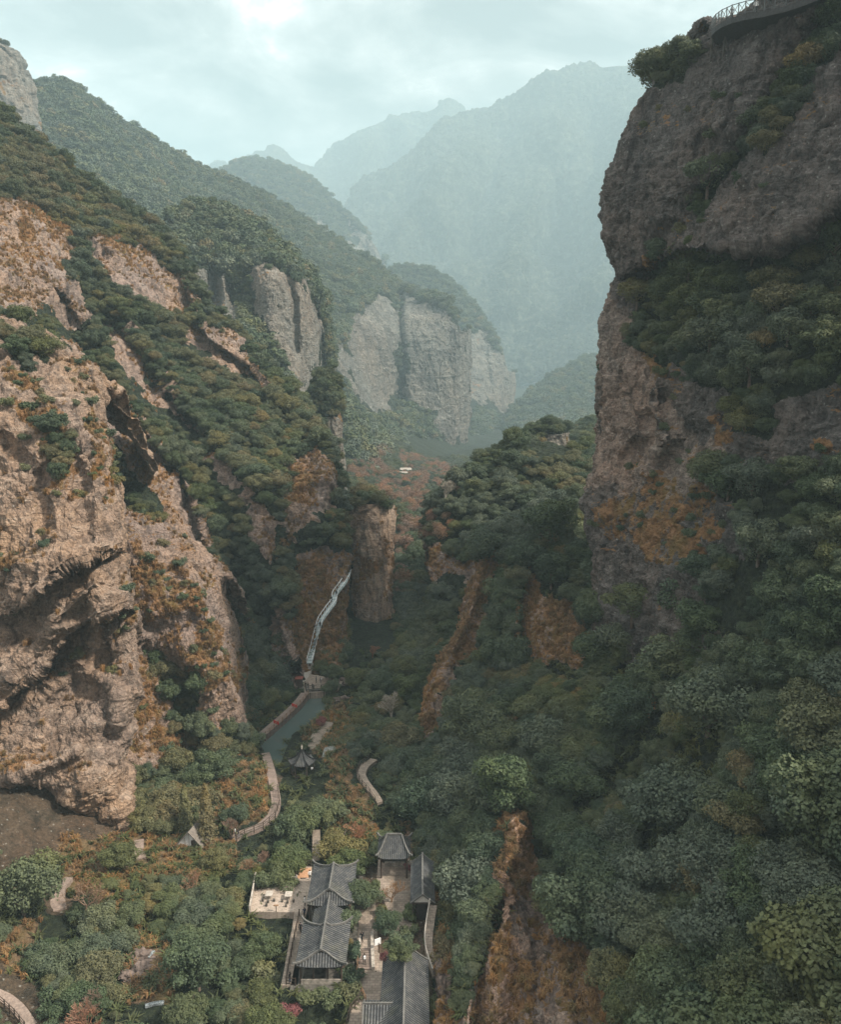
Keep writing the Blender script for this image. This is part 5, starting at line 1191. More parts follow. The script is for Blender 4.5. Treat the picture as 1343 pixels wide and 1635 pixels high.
# ------------------------------------------------------------------ people
def skin_mat(name, c): return simple_mat(name, c, var=0.05)
M_SKIN = skin_mat('skin', (0.45, 0.28, 0.2)); M_HAIR = skin_mat('hair', (0.02, 0.017, 0.015))
CLOTH = dict(black=skin_mat('black_cloth', (0.018, 0.018, 0.02)), white=skin_mat('white_cloth', (0.72, 0.72, 0.7)), grey=skin_mat('grey_cloth', (0.16, 0.16, 0.17)), navy=skin_mat('navy_cloth', (0.03, 0.04, 0.07)), red=skin_mat('red_coat', (0.4, 0.05, 0.05)), tan=skin_mat('tan_cloth', (0.4, 0.3, 0.2)))
def body_mesh(pose):
    """one continuous skin-modifier body, ~1.7 m; pose: 'stand' or 'walk'"""
    st = 0.0 if pose == 'stand' else 0.22
    J = {'pel': (0, 0, .92, .15, .11), 'wa': (0, 0, 1.08, .13, .10), 'ch': (0, 0, 1.28, .17, .115), 'nk': (0, 0, 1.46, .055, .055), 'hd': (0, 0.01, 1.55, .075, .085), 'top': (0, 0.01, 1.68, .07, .08),
         'lh': (-.1, 0, .88, .1, .1), 'lk': (-.11, st*.6, .49, .07, .07), 'la': (-.11, -st*.2 if pose == 'walk' else 0, .09, .045, .045), 'lt': (-.12, .14-st*.2, .04, .045, .035),
         'rh': (.1, 0, .88, .1, .1), 'rk': (.11, -st*.1, .49, .07, .07), 'ra': (.11, -st*1.2, .10, .045, .045), 'rt': (.12, .13-st*1.2, .04, .045, .035),
         'ls': (-.2, 0, 1.38, .065, .065), 'le': (-.25, -.03-st*.5, 1.12, .05, .05), 'lw': (-.25, .08-st*.3, .88, .034, .034), 'lf': (-.25, .1-st*.2, .80, .03, .03),
         'rs': (.2, 0, 1.38, .065, .065), 're': (.25, -.03+st*.5, 1.12, .05, .05), 'rw': (.24, .10+st*.8, .92, .034, .034), 'rf': (.24, .13+st*.9, .85, .03, .03)}
    Ed = [('pel', 'wa'), ('wa', 'ch'), ('ch', 'nk'), ('nk', 'hd'), ('hd', 'top'), ('pel', 'lh'), ('lh', 'lk'), ('lk', 'la'), ('la', 'lt'), ('pel', 'rh'), ('rh', 'rk'), ('rk', 'ra'), ('ra', 'rt'),
          ('ch', 'ls'), ('ls', 'le'), ('le', 'lw'), ('lw', 'lf'), ('ch', 'rs'), ('rs', 're'), ('re', 'rw'), ('rw', 'rf')]
    ks = list(J); me = bpy.data.meshes.new('body'); me.from_pydata([J[k_][:3] for k_ in ks], [(ks.index(a), ks.index(b)) for a, b in Ed], []); me.update()
    o = bpy.data.objects.new('body_tmp', me); COL.objects.link(o); md = o.modifiers.new('s', 'SKIN'); md.use_smooth_shade = True
    for i, k_ in enumerate(ks): me.skin_vertices[0].data[i].radius = J[k_][3:5]; me.skin_vertices[0].data[i].use_root = (k_ == 'pel')
    sb = o.modifiers.new('b', 'SUBSURF'); sb.levels = 1; sb.render_levels = 1
    dg = bpy.context.evaluated_depsgraph_get(); out_ = bpy.data.meshes.new_from_object(o.evaluated_get(dg)); bpy.data.objects.remove(o); return out_
BODIES = {p_: body_mesh(p_) for p_ in ('stand', 'walk')}
for me_ in BODIES.values(): me_.materials.clear()
def hair_mesh():
    bm = bmesh.new(); bmesh.ops.create_uvsphere(bm, u_segments=12, v_segments=8, radius=0.105)
    for v in bm.verts: v.co = (v.co.x*0.95, v.co.y*1.05-0.015, v.co.z+1.63)
    bmesh.ops.delete(bm, geom=[v for v in bm.verts if v.co.z < 1.57 and v.co.y > -0.01 or v.co.z < 1.53], context='VERTS')
    me = bpy.data.meshes.new('hair'); bm.to_mesh(me); bm.free(); return me
HAIR = hair_mesh()
_bc = {}
def person(P, rz, top, legs, pose, label, group=None, umbrella=None, scale=1.0):
    key = (pose, top, legs)
    if key not in _bc:
        me = BODIES[pose].copy()
        for m in (CLOTH[legs], CLOTH[top], M_SKIN): me.materials.append(m)
        for f in me.polygons:
            c = f.center; f.material_index = 2 if (c.z > 1.46 or (abs(c.x) > 0.2 and c.z < 0.93)) else (1 if c.z > 0.9 or abs(c.x) > 0.19 else 0)
        _bc[key] = me
    t = empty('person', P, rz); t.scale = (scale,)*3; tag(t, label, 'person', group)
    link('body', _bc[key], None, t); h_ = link('hair', HAIR, M_HAIR, t)
    bag = MB().box((0.0, -0.2, 1.22), (0.3, 0.16, 0.42))
    if umbrella: bag.build('backpack', CLOTH[umbrella], t)
    return t
def people():
    A = [(578,1504,2.8,2.6,'black','black','walk','person in black walking away at the top of the courtyard path','black'), (582,1539,2.85,0.3,'black','black','walk','person in black carrying a white bag on the courtyard steps','white'),
         (463,1569,3.0,1.2,'black','navy','stand','person in black standing at the near left corner of the hall walkway',None), (480,1489,3.0,2.9,'black','black','walk','person in black on the hall walkway beside the lower roof corner','grey'),
         (486,1465,3.0,2.6,'navy','black','walk','person in dark coat between the two hall roofs on the left','black'), (487,1446,3.0,1.5,'white','black','stand','person in white top and black trousers at the terrace corner',None),
         (495,1404,3.05,0.2,'white','grey','walk','person in a white top walking between the terrace and the upper hall roof',None), (376,1339,None,1.9,'white','black','stand','person in white leading at the left end of the boardwalk',None),
         (381,1341,None,1.2,'black','grey','walk','person in black at the left end of the boardwalk',None),
         (488,1099,1.65,0.4,'black','black','stand','leftmost dark figure leaning on the dam railing',None), (492,1100,1.65,0.2,'black','navy','stand','second dark figure from the left at the dam railing',None), (499,1101,1.65,3.0,'black','black','stand','dark figure right of the pair at the dam railing',None),
         (512,1091,1.65,1.2,'black','grey','stand','dark figure alone in the middle of the paved plaza behind the dam','white'), (505,1090,1.65,1.5,'navy','black','stand','navy figure left of the one in the middle of the plaza',None),
         (481,1236,2.55,2.0,'black','black','stand','left dark figure inside the hexagonal pavilion',None), (486,1235,2.55,1.0,'navy','black','stand','right dark figure inside the hexagonal pavilion',None)]
    for px, py, z, rz, a, b, pose, lab, bag in A:
        if z is None: P = hit(px, py); P.z += 0.52
        else: P = atz(px, py, z)
        person(P, rz, a, b, pose, lab, None, bag)
    st = bpy.data.objects.get('glass_stairway')
    dk = [o for o in st.children if o.name.startswith('deck')][0].data
    V = np.array([v.co[:] for v in dk.vertices]); px, py, dd = proj(V)
    for x, y, lab in ((510,1001,'dark figure halfway up the glass stairway'), (534,953,'dark figure on the upper bend of the glass stairway'), (532,962,'dark figure just below the upper bend of the glass stairway'), (502,1008,'dark figure just left and below of the halfway one on the glass stairway')):
        i = np.argmin((px-x)**2+(py-y)**2+1e3*(np.arange(len(V)) % 4 > 1)); i = (i//4)*4; P = (V[i]+V[i+1])/2
        person(tuple(P), 0.3, 'black', 'black', 'walk', lab)
    for px, py, Y, a, lab in ((1172,30,155.5,'grey','dark standing person looking over the lookout railing against the sky'), (1211,19,151.5,'white','person in white at the lookout railing right of the dark one')):
        P = at(px, py, Y); P[1] += 1.2; person(tuple(float(v) for v in P), 3.1, a, 'black', 'stand', lab, scale=1.35)
people()
# ------------------------------------------------------------------ foliage materials
def leaf_material(name, cols, trans=0.12, yellow=None):
    m, t, b = new_mat(name); w = NB(t)
    oi = w.n('ShaderNodeObjectInfo'); g = w.n('ShaderNodeNewGeometry')
    base = w.ramp(oi.outputs['Random'], [(i/(len(cols)-1), c) for i, c in enumerate(cols)])
    n_ = w.noise(g.outputs['Position'], 0.8, 4, 0.7); n2 = w.noise(g.outputs['Position'], 0.055, 3, 0.6)
    c = w.mix(1.0, base, w.ramp(n_, [(0.3, (0.62,)*3), (0.5, (0.95,)*3), (0.72, (1.6, 1.5, 1.35))]), 'MULTIPLY')
    c = w.mix(w.ramp(n2, [(0.48, (0,)*3), (0.66, (0.5,)*3)]), c, w.mix(1.0, base, (1.7, 1.35, 0.65), 'MULTIPLY'))
    w.l(c, b.inputs['Base Color']); b.inputs['Roughness'].default_value = 0.6; b.inputs['Specular IOR Level'].default_value = 0.3
    tr = w.n('ShaderNodeBsdfTranslucent'); w.l(c, tr.inputs['Color']); ms = w.n('ShaderNodeMixShader'); ms.inputs[0].default_value = trans
    o_ = t.nodes['Material Output']; w.l(b.outputs[0], ms.inputs[1]); w.l(tr.outputs[0], ms.inputs[2]); w.l(ms.outputs[0], o_.inputs['Surface'])
    return m
M_LEAFD = leaf_material('leaf_dark', [(0.043, 0.070, 0.041), (0.067, 0.093, 0.055), (0.055, 0.084, 0.038), (0.096, 0.122, 0.070), (0.081, 0.099, 0.046)])
M_LEAFG = leaf_material('leaf_grey', [(0.068, 0.092, 0.062), (0.092, 0.115, 0.082), (0.075, 0.102, 0.058)])
M_LEAFY = leaf_material('leaf_yellow', [(0.095, 0.105, 0.036), (0.072, 0.092, 0.034), (0.115, 0.105, 0.042)])
M_LEAFO = leaf_material('leaf_olive', [(0.124, 0.124, 0.058), (0.098, 0.111, 0.058), (0.156, 0.130, 0.065)])
M_TWIG = leaf_material('twigs', [(0.22, 0.13, 0.09), (0.17, 0.12, 0.09), (0.26, 0.13, 0.08)], 0.1)
M_PINK = leaf_material('blossom', [(0.22, 0.085, 0.10), (0.18, 0.075, 0.085)], 0.2)
M_BARK = simple_mat('bark', (0.13, 0.10, 0.08), var=0.35, sc=2)
M_BARKP = simple_mat('pale_bark', (0.30, 0.27, 0.22), var=0.3, sc=2)
M_STRAW = leaf_material('dry_grass', [(0.28, 0.165, 0.08), (0.22, 0.14, 0.07), (0.32, 0.20, 0.10), (0.17, 0.13, 0.06)], 0.3)
M_FERN = leaf_material('fern', [(0.055, 0.075, 0.028), (0.075, 0.085, 0.035), (0.045, 0.062, 0.028)], 0.2)
# ------------------------------------------------------------------ foliage prototypes
def quads(C, Nn, size, asp=1.0, r=None):
    """leaf cards at centres C facing Nn"""
    r = r or rng; n = len(C); up = r.normal(size=(n, 3)); T = np.cross(Nn, up); T /= np.linalg.norm(T, axis=1)[:, None]+1e-9; B_ = np.cross(Nn, T); s = size[:, None]
    V = np.stack([C-T*s*0.5*asp, C-B_*s*0.5+Nn*s*0.08, C+T*s*0.5*asp, C+B_*s*0.5+Nn*s*0.08], 1).reshape(-1, 3)
    return V, np.arange(4*n).reshape(n, 4)
def crown(name, seed, r=4.0, h=5.5, lobes=14, leaves=4000, ls=0.42, low=0.25, flat=0.75, mat=None, lobe_r=0.42, tilt=0.5):
    g = np.random.default_rng(seed)
    # lobe centres: dome
    th = g.uniform(0, 2*math.pi, lobes); ph = np.arccos(g.uniform(-0.15, 1, lobes)); rr = g.uniform(0.35, 0.92, lobes)
    LC = np.stack([np.cos(th)*np.sin(ph)*rr*r, np.sin(th)*np.sin(ph)*rr*r, (low+0.5*(1-low))*h+np.cos(ph)*rr*h*0.5*(1-low)*1.1], 1)
    LR = g.uniform(0.7, 1.25, lobes)*lobe_r*r
    LC = np.concatenate([LC, [[0, 0, h*(0.4+0.3*low)]]]); LR = np.r_[LR, r*0.62]
    pr = LR**2/np.sum(LR**2); li = g.choice(len(LR), leaves, p=pr)
    d = g.normal(size=(leaves, 3)); d[:, 2] = d[:, 2]*0.9+0.35; d /= np.linalg.norm(d, axis=1)[:, None]
    # bumps on each lobe make leaf sprays
    sp = 0.86+0.2*np.sin(d[:, 0]*7+li*1.7)*np.cos(d[:, 1]*6+li)+g.normal(0, 0.07, leaves)
    C = LC[li]+d*(LR[li]*sp)[:, None]*np.array([1, 1, flat])
    C[:, 2] = np.maximum(C[:, 2], 0.02*h)
    Nn = d*0.8+g.normal(0, tilt, (leaves, 3))+np.array([0, 0, 0.45]); Nn /= np.linalg.norm(Nn, axis=1)[:, None]
    V, Fq = quads(C, Nn, g.uniform(0.6, 1.35, leaves)*ls, 0.8, g)
    me = np_mesh(name, V, Fq, False)
    if mat: me.materials.append(mat)
    return me
def trunk_mesh(seed, h=4.5, r0=0.28, limbs=6, spread=2.4, name='trunk', mat=None):
    g = random.Random(seed); mb = MB(); top = Vector((g.uniform(-.4, .4), g.uniform(-.4, .4), h*0.75))
    P = [Vector((0, 0, -1.5)), Vector((0, 0, h*0.2)), top*0.6, top]
    for i in range(3): mb.bar(P[i], P[i+1], r0*2*(1-0.22*i), n=6, r2=r0*2*(1-0.22*(i+1)))
    for k_ in range(limbs):
        a = g.uniform(0, 6.28); s = P[2].lerp(P[3], g.random()) if k_ % 2 else P[1].lerp(P[2], g.random()); e_ = s+Vector((math.cos(a)*spread*g.uniform(.6, 1), math.sin(a)*spread*g.uniform(.6, 1), h*g.uniform(.15, .4)))
        m_ = s.lerp(e_, 0.5)+Vector((0, 0, 0.25)); mb.bar(s, m_, r0*0.9, n=5, r2=r0*0.55); mb.bar(m_, e_, r0*0.55, n=5, r2=r0*0.15)
    me = mb.mesh(name, True)
    if mat: me.materials.append(mat)
    return me
def bare_mesh(seed, h=6.5, depth=6, name='branches', mat=None, twig=1.0, r0=0.16, up=0.25, spread=0.62):
    g = random.Random(seed); mb = MB()
    def rec(p, d, L, r, k_):
        e_ = p+d*L; mb.bar(p, e_, r*2, n=4 if k_ > 2 else 3, r2=r*1.5)
        if k_ == 0: return
        for q in range(3 if k_ > 1 or g.random() < 0.6 else 2):
            nd = (d+Vector((g.gauss(0, spread), g.gauss(0, spread), g.gauss(0, spread*0.5)+up))).normalized()
            rec(p.lerp(e_, g.uniform(0.65, 1.0)), nd, L*g.uniform(0.62, 0.85), max(r*0.6, 0.02*twig), k_-1)
    rec(Vector((0, 0, -0.8)), Vector((g.uniform(-.1, .1), g.uniform(-.1, .1), 1)).normalized(), h*0.3, r0, depth)
    me = mb.mesh(name)
    if mat: me.materials.append(mat)
    return me
def conifer_mesh(seed, h=9.0, r=1.9, n=3600, mat=None, ls=0.34):
    g = np.random.default_rng(seed); t_ = g.uniform(0, 1, n)**0.8; lay = np.floor(t_*13)/13; frac = t_*13-np.floor(t_*13)
    rad = r*(1-t_)**0.75*(0.55+0.45*(1-frac))+0.08; a = g.uniform(0, 2*math.pi, n); rr = rad*np.sqrt(g.uniform(0.25, 1, n))*(1+0.18*np.sin(a*3+lay*20))
    C = np.stack([np.cos(a)*rr, np.sin(a)*rr, 0.6+t_*h-0.25*rr], 1); Nn = np.stack([np.cos(a)*0.7, np.sin(a)*0.7, 0.6+0*a], 1)+g.normal(0, 0.45, (n, 3)); Nn /= np.linalg.norm(Nn, axis=1)[:, None]
    V, Fq = quads(C, Nn, g.uniform(0.7, 1.3, n)*ls, 0.7, g); me = np_mesh('crown', V, Fq, False); me.materials.append(mat); return me
def tuft_mesh(seed, n=34, h=1.1, w=0.05, spread=0.55, mat=None, droop=0.5, name='tuft'):
    g = np.random.default_rng(seed); V = []; Fq = []
    for i in range(n):
        a = g.uniform(0, 6.28); b0 = np.array([g.normal(0, .14), g.normal(0, .14), -0.1]); d = np.array([math.cos(a), math.sin(a), 0]); L_ = h*g.uniform(.55, 1.15); s_ = spread*g.uniform(.3, 1.2)
        m_ = b0+d*s_*0.45*L_+np.array([0, 0, L_*0.75]); e_ = b0+d*s_*1.2*L_+np.array([0, 0, L_*(1-droop*g.random())]); t_ = np.array([-d[1], d[0], 0])*w
        k_ = len(V); V += [b0-t_, b0+t_, m_+t_*.8, m_-t_*.8, e_+t_*.25, e_-t_*.25]; Fq += [(k_, k_+1, k_+2, k_+3), (k_+3, k_+2, k_+4, k_+5)]
    me = np_mesh(name, np.array(V), np.array(Fq), False); me.materials.append(mat); return me

PROTO = {
 'dark': [crown('crown', 11+i, 4.0, (5.6, 4.6, 6.8, 5.2, 7.6)[i], (20, 26, 16, 30, 18)[i], 12000, 0.26, 0.12, (0.8, 0.62, 0.85, 0.6, 0.8)[i], M_LEAFD, (0.36, 0.30, 0.36, 0.28, 0.32)[i]) for i in range(5)],
 'grey': [crown('crown', 31+i, 4.0, 5.4, 24, 12000, 0.26, 0.12, 0.72, M_LEAFG, 0.33) for i in range(3)],
 'yellow': [crown('crown', 51+i, 3.4, 5.2, 18, 9000, 0.24, 0.15, 0.75, M_LEAFY, 0.38) for i in range(2)],
 'olive': [crown('crown', 71+i, 3.6, 4.8, 20, 9500, 0.24, 0.12, 0.7, M_LEAFO, 0.36) for i in range(3)],
 'shrub': [crown('foliage', 91+i, 1.7, 1.9, 9, 1500, 0.27, 0.0, 0.8, M_LEAFO if i == 2 else M_LEAFD, 0.42) for i in range(3)],
 'bare': [bare_mesh(5+i, 6.8, 6, mat=M_TWIG, twig=1.2) for i in range(3)],
 'rust': [crown('crown', 151+i, 3.6, 5.4, 12, 1500, 0.30, 0.25, 0.8, M_TWIG, 0.42) for i in range(2)],
 'conifer': [conifer_mesh(3+i, 9, 1.9, 3600, M_LEAFO) for i in range(2)],
 'fard': [crown('far_crown', 111+i, 4.6, 6.0, 12, 900, 0.95, 0.05, 0.75, M_LEAFD, 0.42, 0.35) for i in range(3)],
 'farg': [crown('far_crown', 121+i, 4.6, 6.0, 12, 900, 0.95, 0.05, 0.75, M_LEAFG, 0.42, 0.35) for i in range(2)],
 'faro': [crown('far_crown', 131+i, 4.6, 6.0, 12, 900, 0.95, 0.05, 0.75, M_LEAFO, 0.42, 0.35) for i in range(2)],
 'tuft': [tuft_mesh(1+i, mat=M_STRAW) for i in range(3)],
 'fern': [tuft_mesh(11+i, 26, 1.0, 0.11, 0.9, M_FERN, 0.7, 'fern') for i in range(2)],
}
TR = {'rust': 3.6, 'dark': 4.0, 'grey': 4.0, 'yellow': 3.4, 'olive': 3.6, 'shrub': 1.7, 'bare': 2.8, 'conifer': 1.9, 'fard': 4.6, 'farg': 4.6, 'faro': 4.6}
TRUNKS = [trunk_mesh(i, mat=M_BARK) for i in range(4)]

# ------------------------------------------------------------------ what hides what (coarse depth map of the terrain)
ZW, ZH = 224, 273
ZB = np.full((ZH, ZW), 1e9)
for P_ in PATCH:
    px, py, dd = proj(P_['V']); ix = (px/6).astype(int); iy = (py/6).astype(int); m = (ix >= 0) & (ix < ZW) & (iy >= 0) & (iy < ZH)
    np.minimum.at(ZB, (iy[m], ix[m]), dd[m])
def visible(P, h, slack):
    Q = np.array(P, float); Q[:, 2] += h; px, py, dd = proj(Q); ix = np.clip((px/6).astype(int), 0, ZW-1); iy = np.clip((py/6).astype(int), 0, ZH-1)
    inside = (px > -25) & (px < 1370) & (py > -25) & (py < 1680)
    return inside & (dd < ZB[iy, ix]+slack), px, py, dd
# ------------------------------------------------------------------ species zones in photo bearings
Z_YEL = [[(0,480),(60,540),(150,640),(150,560),(60,480)], [(460,1240),(520,1230),(560,1300),(500,1310)], [(540,1055),(588,1055),(588,1090),(540,1090)], [(830,1190),(870,1230),(850,1270),(810,1280)], [(880,1110),(830,1130),(800,1160),(790,1130)],
         [(1180,1350),(1265,1340),(1260,1420),(1180,1410)], [(1040,1000),(1100,975),(1090,1050),(1020,1080)], [(150,300),(310,480),(270,480),(100,330)], [(370,1340),(470,1390),(440,1400),(360,1380)], [(390,1540),(470,1600),(440,1640),(360,1640)], [(50,1480),(150,1460),(200,1520),(100,1540)], [(340,1200),(440,1240),(410,1310),(350,1290)]]
Z_GREY = [[(820,1160),(1010,1160),(980,1260),(850,1260)], [(1060,1040),(1200,1040),(1200,1200),(1080,1230)], [(980,1190),(1190,1190),(1170,1390),(990,1390)], [(1220,1200),(1343,1180),(1343,1500),(1270,1480)], [(970,1440),(1100,1440),(1100,1560),(990,1570)], [(700,760),(900,780),(860,870),(700,860)], [(80,1480),(260,1420),(270,1500),(120,1540)],
          [(640,960),(720,900),(740,960),(660,1080)], [(1050,540),(1250,480),(1300,600),(1130,620)], [(340,800),(440,900),(450,1100),(360,1000)], [(520,700),(760,700),(740,860),(560,760)], [(680,1180),(800,1200),(780,1310),(690,1300)]]
Z_OLIVE = [[(0,190),(90,260),(220,350),(290,430),(200,420),(100,350),(0,340)], [(200,1250),(330,1240),(330,1350),(230,1350)], [(510,1240),(620,1260),(600,1380),(510,1370)], [(60,1520),(250,1500),(300,1640),(100,1640)], [(560,760),(630,760),(630,810),(560,810)], [(240,430),(330,480),(430,620),(350,640),(250,520)], [(860,690),(950,730),(940,790),(820,760)]]
Z_BARE = [[(590,730),(720,800),(720,860),(640,900),(600,830)], [(630,900),(670,880),(650,1000),(620,990)], [(555,740),(610,720),(600,760),(560,765)], [(280,1350),(440,1340),(430,1400),(280,1400)], [(590,1395),(660,1400),(650,1450),(590,1450)], [(110,1390),(170,1400),(150,1450),(110,1440)], [(120,1560),(190,1570),(180,1640),(130,1640)], [(640,720),(720,740),(740,780),(640,770)]]
Z_SMALL = [[(0,1330),(480,1330),(480,1640),(0,1640)]]
def inz(px, py, Zs):
    r_ = np.zeros(len(px), bool)
    for q in Zs: r_ |= poly_sd(px, py, q) > 0
    return r_
def sample(pt, n, key):
    V, Fq = pt['V'], pt['F']; A, B_, C, D = (V[Fq[:, i]] for i in range(4))
    ar = np.linalg.norm(np.cross(C-A, D-B_), axis=1)*0.5; wgt = pt[key][Fq].mean(1)
    p = ar*wgt
    if pt['name'] == 'ground':
        c_ = V[Fq[:, 0]]; p = np.where((c_[:, 1] < 900), p, 0)*np.minimum(1, (160/np.maximum(c_[:, 1], 60))**1.2)
        qx, qy, _d = proj(c_); p = p*((qx > -40) & (qx < 1380) & (qy < 1700))
    tot = p.sum()
    if tot <= 0: return np.zeros((0, 3)), np.zeros((0, 3)), 0
    fi = rng.choice(len(Fq), n, p=p/tot); u = rng.random(n)[:, None]; v = rng.random(n)[:, None]
    return (A[fi]*(1-u)*(1-v)+B_[fi]*u*(1-v)+C[fi]*u*v+D[fi]*(1-u)*v), pt['N'][Fq[fi, 0]], tot
TREES = []   # (P, kind, variant, scale, rot)
_grid = {}
def scatter(pt, rad, cand, key='forest', wmin=0.35, jitter=0.5, spacing=1.15, far=False, kinds=None, slack=9, sink=0.6):
    P, Nn, area = sample(pt, cand, key)
    if len(P) == 0: return
    vis, px, py, dd = visible(P, rad, slack+rad*2)
    P, Nn, px, py, dd = P[vis], Nn[vis], px[vis], py[vis], dd[vis]
    R_ = rad*(1+rng.uniform(-jitter, jitter*1.3, len(P)))
    zy, zg, zo, zb = inz(px, py, Z_YEL), inz(px, py, Z_GREY), inz(px, py, Z_OLIVE), inz(px, py, Z_BARE)
    rnd = rng.random(len(P)); rn2 = rng.random(len(P)); sn = fbm(P, 25, 3, 0.5, 77)
    keep = np.ones(len(P), bool)
    for q, Yn in NOOCC:
        sd = poly_sd(px, py-R_*1.0/dd*F0, q); rp = R_/dd*F0
        keep &= ~((sd > -rp*0.85) & (P[:, 1] > Yn-60) & (P[:, 1] < 560) & (rp > 0) & (P[:, 1] <= Yn+12))
    rp0 = R_/dd*F0
    for q in pt.get('rock', ()): keep &= poly_sd(px, py-R_*0.3/dd*F0, q) < -0.45*rp0+2
    if CLEAR:
        CA = np.array(CLEAR)
        for i0 in range(0, len(P), 4000):
            s_ = slice(i0, i0+4000); d2 = (P[s_, None, 0]-CA[None, :, 0])**2+(P[s_, None, 1]-CA[None, :, 1])**2
            keep[s_] &= ~np.any(d2 < (CA[None, :, 2]+R_[s_, None]*0.55)**2, 1)
    for i in np.nonzero(keep)[0]:
        p = P[i]; r_ = R_[i]; cs = rad*spacing; gx, gy, gz = int(p[0]//cs), int(p[1]//cs), int(p[2]//cs); bad = False
        for a in (-1, 0, 1):
            for b in (-1, 0, 1):
                for c in (-1, 0, 1):
                    for q in _grid.get((round(cs, 2), gx+a, gy+b, gz+c), ()):
                        if (q[0]-p[0])**2+(q[1]-p[1])**2+(q[2]-p[2])**2 < (spacing*0.5*(r_+q[3]))**2: bad = True; break
                    if bad: break
                if bad: break
            if bad: break
        if bad: continue
        _grid.setdefault((round(cs, 2), gx, gy, gz), []).append((p[0], p[1], p[2], r_))
        if kinds: k_ = kinds[int(rnd[i]*len(kinds))]
        elif far:
            k_ = 'farg' if (zg[i] and rnd[i] < .7) or rnd[i] < .25 else ('faro' if (zo[i] and rnd[i] < .7) or rnd[i] > .9 else 'fard')
            if zb[i] and rn2[i] < .5: k_ = 'rust'
        else:
            k_ = 'dark'
            if zy[i] and rnd[i] < (.2 if pt['name'] == 'ground' else .4): k_ = 'yellow'
            elif zg[i] and rnd[i] < .75: k_ = 'grey'
            elif zo[i] and rnd[i] < .7: k_ = 'olive'
            elif rn2[i] < .16+sn[i]*0.5: k_ = 'grey'
            elif rn2[i] > (.93 if px[i] > 560 or pt['name'] == 'ground' else .62)-sn[i]*0.3: k_ = 'olive'
            elif rn2[i] > .90-sn[i]*0.3: k_ = 'yellow'
            if zb[i] and rn2[i] < .6: k_ = 'rust' if py[i] < 1100 or rnd[i] < .4 else 'bare'
        q = p.copy(); q[2] -= sink*r_*0.4
        hs = 1.0
        TREES.append((q, k_, int(rng.integers(0, 100)), r_/TR[k_]*(1.25 if k_ == 'bare' else 1.0), rng.uniform(0, 6.28), px[i], py[i], dd[i], r_, pt['name']))
PT = {}
for P_ in PATCH: PT.setdefault(P_['name'], []).append(P_)
hs_, cl_, gr_, pi_, hi_ = PT['hillside'], PT['cliff'], PT['ground'], PT['rock_pillar'], PT['hill']
# hand-placed trees first: (px, py of the foot, kind, radius, label, category)
SPECIAL = [
 (1130,1175,'grey',6.2,'huge grey green tree on the near right slope, above the round one'), (1085,1330,'grey',6.6,'huge round grey green tree in the middle of the near right slope'), (1045,1540,'grey',3.6,'rounded grey green tree low on the near right slope below the dead branch'),
 (1290,1330,'grey',4.2,'grey green tree at the right edge above the yellowish tree'), (1300,1480,'grey',4.2,'grey green tree at the right edge below the yellowish tree'), (1215,1410,'yellow',2.9,'yellow green tree near the right edge right of the dead branch'),
 (1010,985,'dark',5.2,'broad dark tree right of the upper orange grass slope'), (950,1000,'dark',4.4,'dark tree touching the right side of the upper orange grass slope'), (1040,1075,'yellow',2.8,'light yellow green round tree above the diagonal grass strip'), (880,940,'dark',4.8,'dark tree crowning the top of the orange grass triangle'),
 (930,1400,'dark',4.6,'dark spreading tree right of the lower orange spur top'), (1210,900,'grey',4.6,'grey green tree beneath the grassy ledges of the right cliff'),
 (38,1460,'dark',5.2,'large round green tree at the left edge below the cliff'), (192,1385,'dark',3.1,'dense round dark green tree between the left cliff foot and the garden path'), (318,1580,'dark',4.2,'domed dark green tree in the bottom left basin'), (300,1640,'dark',3.0,'dark green tree at the bottom edge below the domed one'),
 (130,1625,'dark',3.3,'bushy green tree at the bottom left left of the small waterfall'), (565,1100,'yellow',3.4,'spreading yellow green tree at the right end of the dam'), (530,1085,'dark',3.0,'dark green tree at the foot of the cleft behind the dam'), (512,1075,'yellow',2.3,'light green tree beside the foot of the glass stairway'),
 (480,1340,'dark',4.2,'broad dark green tree between the pond pavilion and the hall'), (518,1318,'dark',3.8,'dark green tree right of the steps below the pond pavilion'), (583,1450,'dark',2.8,'green tree squeezed between the upper hall and the courtyard'), (640,1530,'dark',2.3,'round dark bush tree behind the far end of the long tiled house'), (620,1495,'dark',2.2,'dark tree left of the upper courtyard steps'),
 (345,1385,'olive',2.4,'olive bush tree left of the terrace behind the dry grass'), (210,1480,'grey',2.6,'pale grey green bush tree in the middle of the left basin'), (150,1530,'grey',2.6,'pale grey green bush tree left of the small stream'), (420,1530,'dark',2.8,'dark tree left of the lower hall walkway'),
]
CONIF = [(297,1326,0.95,'left one of the two tall olive conifers beside the a frame hut'), (331,1338,1.1,'right taller one of the two olive conifers beside the a frame hut'), (300,1185,0.6,'small layered conifer against the shaded cliff of the orange fin')]
BARE = [(625,1150,1.15,'large pale bare tree with spreading branches right of the pond',True), (368,1340,0.75,'round leafless brown bush left of the boardwalk end',False), (625,1440,0.7,'leafless brown tree in the upper courtyard',False), (135,1430,0.7,'reddish leafless bush by the left garden path',False),
        (155,1625,0.8,'reddish leafless shrub at the bottom left edge',False), (595,1050,0.7,'reddish bare bush at the foot of the rock pillar',False), (568,1345,0.75,'brown leafless shrub right of the central path',False), (655,800,1.2,'reddish bare tree below the long white building',False), (712,800,1.3,'pale trunked bare tree in the misty valley floor',True)]
